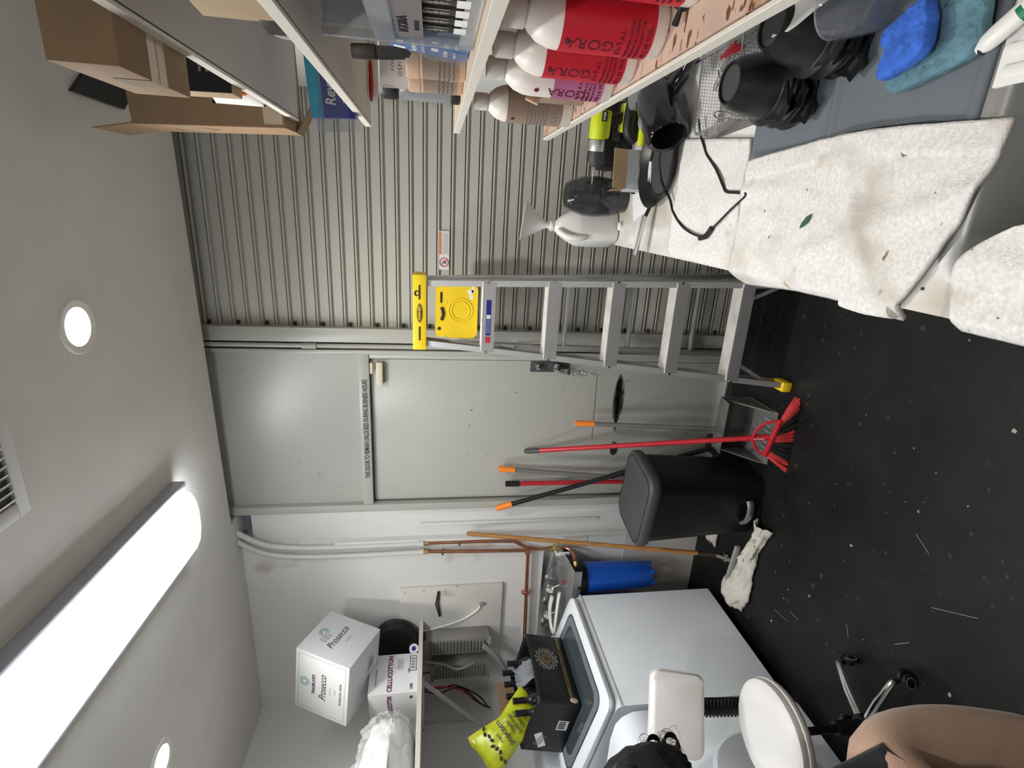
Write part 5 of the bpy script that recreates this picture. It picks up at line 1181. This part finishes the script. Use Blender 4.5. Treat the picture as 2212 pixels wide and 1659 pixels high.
ro = thing('film_roll', 'white paper roll with a blue core at the end of the high shelf', 'roll', (-2.570, 2.535, 1.829))
MB().lathe([(.013, -.06), (.0265, -.06), (.0275, -.058), (.0275, .058), (.0265, .06), (.013, .06)], 30, mx((0, 0, 0), (0, PI/2, R(-35)))).build('paper_wrap', 'paper', ro)
MB().cyl(.013, .119, m=mx((0, 0, 0), (0, PI/2, R(-35)))).build('core', 'blue_deep', ro)
# plastic sack of white towels
sa = thing('towel_sack', 'clear plastic sack stuffed with white towels on the high shelf', 'sack', (-2.74, 1.845, 1.802))
def sackf(k, infl):
    def f(u, v):
        th = 2*PI*u; ph_ = PI*v
        x = .235*math.sin(ph_)**.5*math.cos(th) if math.sin(ph_) > 0 else 0
        y = .31*math.copysign(abs(math.cos(ph_))**.7, -math.cos(ph_)); z = .125+.13*math.sin(ph_)**.5*math.sin(th) if math.sin(ph_) > 0 else .125
        n_ = (.07*fbm(u*9, v*6, k)+.035*fbm(u*24, v*15, k+2))*infl
        return Vector((x*(1+n_*2), y-.02, max(.002, z*(1+n_*1.5)+.035*infl*math.sin(ph_)*max(0, math.sin(th)))))
    return f
MB().grid(90, 60, sackf(3, .8)).build('towel_bundle', 'foam_white', sa, smooth=180)
MB().grid(110, 72, lambda u, v: (lambda p: Vector((p.x*1.10+.022*fbm(u*20, v*16, 9), p.y*1.08, max(.001, p.z*1.10+.026*fbm(u*22, v*15, 4)))))(sackf(3, .8)(u, v))).build('plastic_film', 'bag_film', sa, smooth=180)
tag(MB().box((.006, .34, .30), (-3.06, 1.82, 1.955), (0, R(-8), R(2))).build('cardboard_sheet', 'card_kraft', smooth=0), 'brown cardboard sheet standing behind the towel sack', 'cardboard')

# ================================================================ STOOL
so = thing('salon_stool', 'white round salon stool with backrest on a chrome castor base', 'stool', (-1.765, 1.235, 0))
MB().lathe([(0, .455), (.165, .455), (.178, .462), (.184, .475), (.180, .484), (.184, .494), (.182, .512), (.168, .525), (.10, .529), (0, .530)], 48).build('seat', 'vinyl_white', so)
MB().lathe([(.1815, .478), (.186, .481), (.186, .487), (.1815, .490)], 48).build('seat_piping', 'vinyl_white', so)
MB().cyl(.10, .02, (0, 0, .445)).build('seat_plate', 'black_plastic', so)
MB().cyl(.014, .24, (0, 0, .32)).build('gas_lift', 'black_satin', so); MB().cyl(.025, .14, (0, 0, .17), bev=.003).build('column', 'black_satin', so); MB().cyl(.04, .05, (0, 0, .115), bev=.008).build('hub', 'black_plastic', so)
for k in range(5):
    a = R(69+72*k); d = Vector((math.cos(a), math.sin(a), 0))
    MB().tube([d*.035+Vector((0, 0, .115)), d*.12+Vector((0, 0, .105)), d*.215+Vector((0, 0, .082)), d*.23+Vector((0, 0, .078))], [.017, .016, .013, .009], 12).build('leg', 'chrome', so)
    cs = MB().rod(tuple(d*.222+Vector((0, 0, .08))), tuple(d*.222+Vector((0, 0, .055))), .008).build('castor', 'black_plastic', so)
    MB().cyl(.026, .014, tuple(d*.232+Vector((-d.y*.011, d.x*.011, .026))), (PI/2, 0, a+.6), bev=.003).build('wheel', 'black_plastic', cs); MB().cyl(.026, .014, tuple(d*.232+Vector((d.y*.011, -d.x*.011, .026))), (PI/2, 0, a+.6), bev=.003).build('wheel', 'black_plastic', cs)
    MB().lathe([(.017, .0), (.020, .0), (.020, .001), (.017, .001)], 20, mx(tuple(d*.232+Vector((d.y*.019, -d.x*.019, .026))), (PI/2, 0, a+.6))).build('wheel_ring', 'grey_plastic', cs)
pd3 = Vector((-.095, .195, .765)); yaw_ = R(38)
def padring(w, h, y, r): return [mx(tuple(pd3), (R(-8), R(10), yaw_)) @ Vector((x, y, z)) for x, z in rrect(w, h, r, 6)]
MB().loft([padring(.255, .175, -.034, .03), padring(.285, .203, -.028, .035), padring(.295, .213, -.012, .038), padring(.295, .213, .008, .038), padring(.28, .198, .018, .035)]).build('backrest', 'vinyl_white', so, smooth=50)
MB().tube(padring(.297, .215, -.006, .038)+[padring(.297, .215, -.006, .038)[0]], .003, 6, cap=False).build('backrest_piping', 'vinyl_white', so)
MB().bar((-.02, .05, .44), (-.075, .165, .455), .06, .012, bev=.003).build('back_arm', 'black_plastic', so)
st2 = MB().bar((-.078, .180, .45), (-.092, .215, .72), .075, .012, (1, 0, 0), bev=.003).build('back_strut', 'black_plastic', so)
for k in range(15): MB().box((.072, .008, .007), (-.0795-.0008*k, .178+.0018*k, .475+.0145*k), (0, 0, R(20))).build('strut_rib', 'black_satin', st2)

# ================================================================ PERSON ON A LOW STOOL (mostly outside the picture)
bs_ = thing('low_stool', 'low black stool the person sits on', 'stool', (-1.412, .425, 0))
MB().lathe([(0, .33), (.17, .33), (.178, .34), (.178, .37), (.165, .38), (0, .382)], 36).build('seat', 'cloth_black', bs_)
for k in range(4):
    a = R(45+90*k); MB().rod((.11*math.cos(a), .11*math.sin(a), .33), (.17*math.cos(a), .17*math.sin(a), 0), .012).build('leg', 'chrome', bs_)
pe = thing('person', 'person with black curly hair in tan trousers and a black apron, seated', 'person', (-1.412, .425, 0), (0, 0, R(90)))
def with_skin(name, verts, edges, radii, material, parent, sub=2):
    me = bpy.data.meshes.new(name); me.from_pydata(verts, edges, [])
    bmx = bmesh.new(); bmx.from_mesh(me); ly_ = bmx.verts.layers.skin.verify()
    for v_, r_ in zip(bmx.verts, radii): v_[ly_].radius = r_ if isinstance(r_, tuple) else (r_, r_)
    bmx.verts.ensure_lookup_table(); bmx.verts[0][ly_].use_root = True; bmx.to_mesh(me); bmx.free()
    me.materials.append(MATS[material]); o = bpy.data.objects.new(name, me); COL.objects.link(o); o.parent = parent
    md = o.modifiers.new('skin', 'SKIN'); md.use_smooth_shade = True
    s_ = o.modifiers.new('sub', 'SUBSURF'); s_.levels = sub; s_.render_levels = sub
    return o
# body, facing +X, leaning forward: pelvis, spine, neck, arms, legs with feet
V_ = [(0, 0, .50), (.06, 0, .64), (.15, 0, .79), (.24, 0, .91), (.32, -.02, 1.0), (.40, -.04, 1.13),           # 0 pelvis .. 5 head base
      (.24, .17, .91), (.13, .27, .68), (.20, .15, .64), (.22, .09, .64),                              # 6-9 left arm
      (.24, -.17, .91), (.13, -.27, .68), (.20, -.15, .65), (.22, -.09, .66),                           # 10-13 right arm
      (.03, .095, .48), (.40, .125, .61), (.39, .13, .32), (.36, .13, .09), (.40, .13, .045), (.50, .14, .03),   # 14-19 left leg
      (.03, -.095, .48), (.38, -.14, .63), (.37, -.15, .33), (.34, -.15, .09), (.38, -.15, .045), (.48, -.16, .03)]
E_ = [(0, 1), (1, 2), (2, 3), (3, 4), (4, 5), (3, 6), (6, 7), (7, 8), (8, 9), (3, 10), (10, 11), (11, 12), (12, 13), (0, 14), (14, 15), (15, 16), (16, 17), (17, 18), (18, 19), (0, 20), (20, 21), (21, 22), (22, 23), (23, 24), (24, 25)]
rad = [(.12, .15), (.105, .14), (.10, .15), (.085, .13), .05, .052, .055, .045, .032, .028, .055, .045, .032, .028, .088, .062, .056, .04, .036, .028, .088, .062, .056, .04, .036, .028]
with_skin('body', V_, E_, rad, 'skin', pe)
# hands: palm plus five bent fingers each
for s in (1, -1):
    base = Vector((.22, .09, .64)) if s > 0 else Vector((.22, -.09, .665)); vs2 = [tuple(base), tuple(base+Vector((.05, -.004*s, -.008)))]; es2 = [(0, 1)]; rs2 = [(.018, .026), (.016, .034)]
    for k, L_ in enumerate((.060, .070, .066, .052)):
        o0 = len(vs2); r0 = base+Vector((.075, (-.028+.019*k)*s, -.010)); es2.append((1, o0))
        vs2 += [tuple(r0), tuple(r0+Vector((L_*.5, 0, -.012))), tuple(r0+Vector((L_*.85, 0, -.032)))]; es2 += [(o0, o0+1), (o0+1, o0+2)]; rs2 += [.0095, .0085, .0075]
    o0 = len(vs2); r0 = base+Vector((.03, -.034*s, -.006)); es2.append((1, o0)); vs2 += [tuple(r0), tuple(r0+Vector((.035, -.018*s, -.012))), tuple(r0+Vector((.058, -.016*s, -.022)))]; es2 += [(o0, o0+1), (o0+1, o0+2)]; rs2 += [.011, .0095, .008]
    with_skin('hand', vs2, es2, rs2, 'skin', pe, 1)
# trousers
TV = [(-.01, 0, .52), (.03, .095, .492), (.22, .115, .555), (.405, .125, .625), (.425, .128, .47), (.40, .13, .32), (.365, .13, .12), (.03, -.095, .492), (.22, -.12, .565), (.385, -.14, .640), (.405, -.145, .48), (.385, -.15, .32), (.345, -.15, .12)]
TE = [(0, 1), (1, 2), (2, 3), (3, 4), (4, 5), (5, 6), (0, 7), (7, 8), (8, 9), (9, 10), (10, 11), (11, 12)]
with_skin('trousers', TV, TE, [(.135, .17), .118, .112, .104, .098, .090, .075, .118, .112, .104, .098, .090, .075], 'trousers_tan', pe)
# black top and apron
with_skin('black_top', [(0, 0, .56), (.065, 0, .68), (.155, 0, .81), (.24, 0, .92), (.285, -.01, .975), (.24, .17, .925), (.225, .23, .78), (.24, -.17, .925), (.215, -.22, .78)], [(0, 1), (1, 2), (2, 3), (3, 4), (3, 5), (5, 6), (3, 7), (7, 8)], [(.135, .17), (.13, .165), (.13, .175), (.118, .165), .068, .075, .066, .075, .066], 'cloth_black', pe)
def apf(u, v):
    y = (u-.5)*.50
    if v < .30:
        t = v/.30; p = Vector((.27-.10*t, y*.75, .82-.15*t))
    else:
        t = (v-.30)/.70; x = .17+.19*t
        over = max(0, abs(y)-.15)
        p = Vector((x, math.copysign(min(abs(y), .15)+over*.75, y), .690+.36*(x-.15)-1.3*over-.035*math.exp(-(y/.05)**2)))
    return p+Vector((0, 0, .008*fbm(u*6, v*6)))
MB().grid(24, 28, apf).build('apron', 'cloth_black', pe, smooth=180, solid=.004)
# head with face, turned towards the counter
hdm = MB(); HC = Vector((.425, -.045, 1.175))
hdm.ball(.1, tuple(HC), (1.02, .80, 1.22), 28)
hdm.ball(.055, tuple(HC+Vector((.035, 0, -.075))), (1.0, .95, .8), 18)
hdm.ball(.016, tuple(HC+Vector((.108, 0, -.015))), (1.0, .75, 1.5), 12)
for s in (1, -1): hdm.ball(.024, tuple(HC+Vector((-.005, .081*s, -.01))), (.6, .35, 1.2), 12)
hdm.ball(.016, tuple(HC+Vector((.090, 0, -.060))), (.6, 1.5, .5), 12)
hdo = hdm.build('head', 'skin', pe)
for s in (1, -1): MB().ball(.011, tuple(HC+Vector((.089, .032*s, .012))), (.6, 1.2, .7), 12).build('eye', 'paper', hdo); MB().ball(.006, tuple(HC+Vector((.095, .032*s, .012))), (.5, 1, 1), 10).build('iris', 'ink_black', hdo)
hr = MB()
def hairf(u, v):
    th = 2*PI*u; ph_ = PI*v*.70
    d = Vector((math.sin(ph_)*math.cos(th), math.sin(ph_)*math.sin(th), math.cos(ph_)))
    r_ = Vector((.114, .096, .134)); cut = 1.
    if d.x > .45 and d.z < .35: cut = .80
    n_ = 1+.05*fbm(th*2, v*9)+.02*math.sin(th*23+v*6)
    return HC+Vector((d.x*r_.x*n_*cut-.008, d.y*r_.y*n_, d.z*r_.z*n_+.002))
hr.grid(64, 24, hairf)
hro = hr.build('hair', 'hair_black', pe, smooth=180, solid=.006)
MB().ball(.052, tuple(HC+Vector((-.075, .0, .075))), (1, 1, 1), 16).build('hair_bun', 'hair_black', hro)
HT = Matrix.Translation(HC) @ Matrix.Rotation(R(62), 4, 'Z') @ Matrix.Translation(-HC)     # head turned towards the machines
for o in [hdo, hro]+list(hdo.children)+list(hro.children): o.data.transform(HT)
HD = Vector((.81, -.58, 0))
def curl(c, rr_, n0):
    for j in range(4):
        r1 = rr_*(1-.10*j); MB().tube([c+HD*(r1*math.cos(t)+.003*j)+Vector((0, -.004*j, r1*math.sin(t))) for t in [2*PI*i/20+j for i in range(22)]], .0030-.0004*j, 6).build('curl', 'hair_black', hro)
curl(HC+Vector((.078, -.035, -.030)), .024, 0); curl(HC+Vector((.076, -.040, -.076)), .024, 1)
mb = MB()
for k in range(60):
    c = HC+Vector((.078, -.038, -.052))+HD*random.uniform(-.02, .03)+Vector((0, 0, random.uniform(-.045, .045))); rr_ = random.uniform(.008, .022); a0 = random.uniform(0, 6)
    mb.tube([c+HD*(rr_*math.cos(a0+t))+Vector((0, 0, rr_*math.sin(a0+t))) for t in [i*.5 for i in range(9)]], .0005, 3, cap=False)
o = mb.build('flyaway_hair', 'hair_black', hro); o['kind'] = 'stuff'
for s in (1, -1): MB().loft([[( .34-(.02 if s < 0 else 0)+x, .13*s+y, z) for x, y in rrect(.11, .09, .03, 4)] for z in (.0, .02)]+[[(.36-(.02 if s < 0 else 0)+x*.9, .13*s+y*.9, .055) for x, y in rrect(.10, .085, .03, 4)]]).box((.14, .085, .035), (.44-(.02 if s < 0 else 0), .135*s, .02), bev=.012).build('shoe', 'black_plastic', pe)
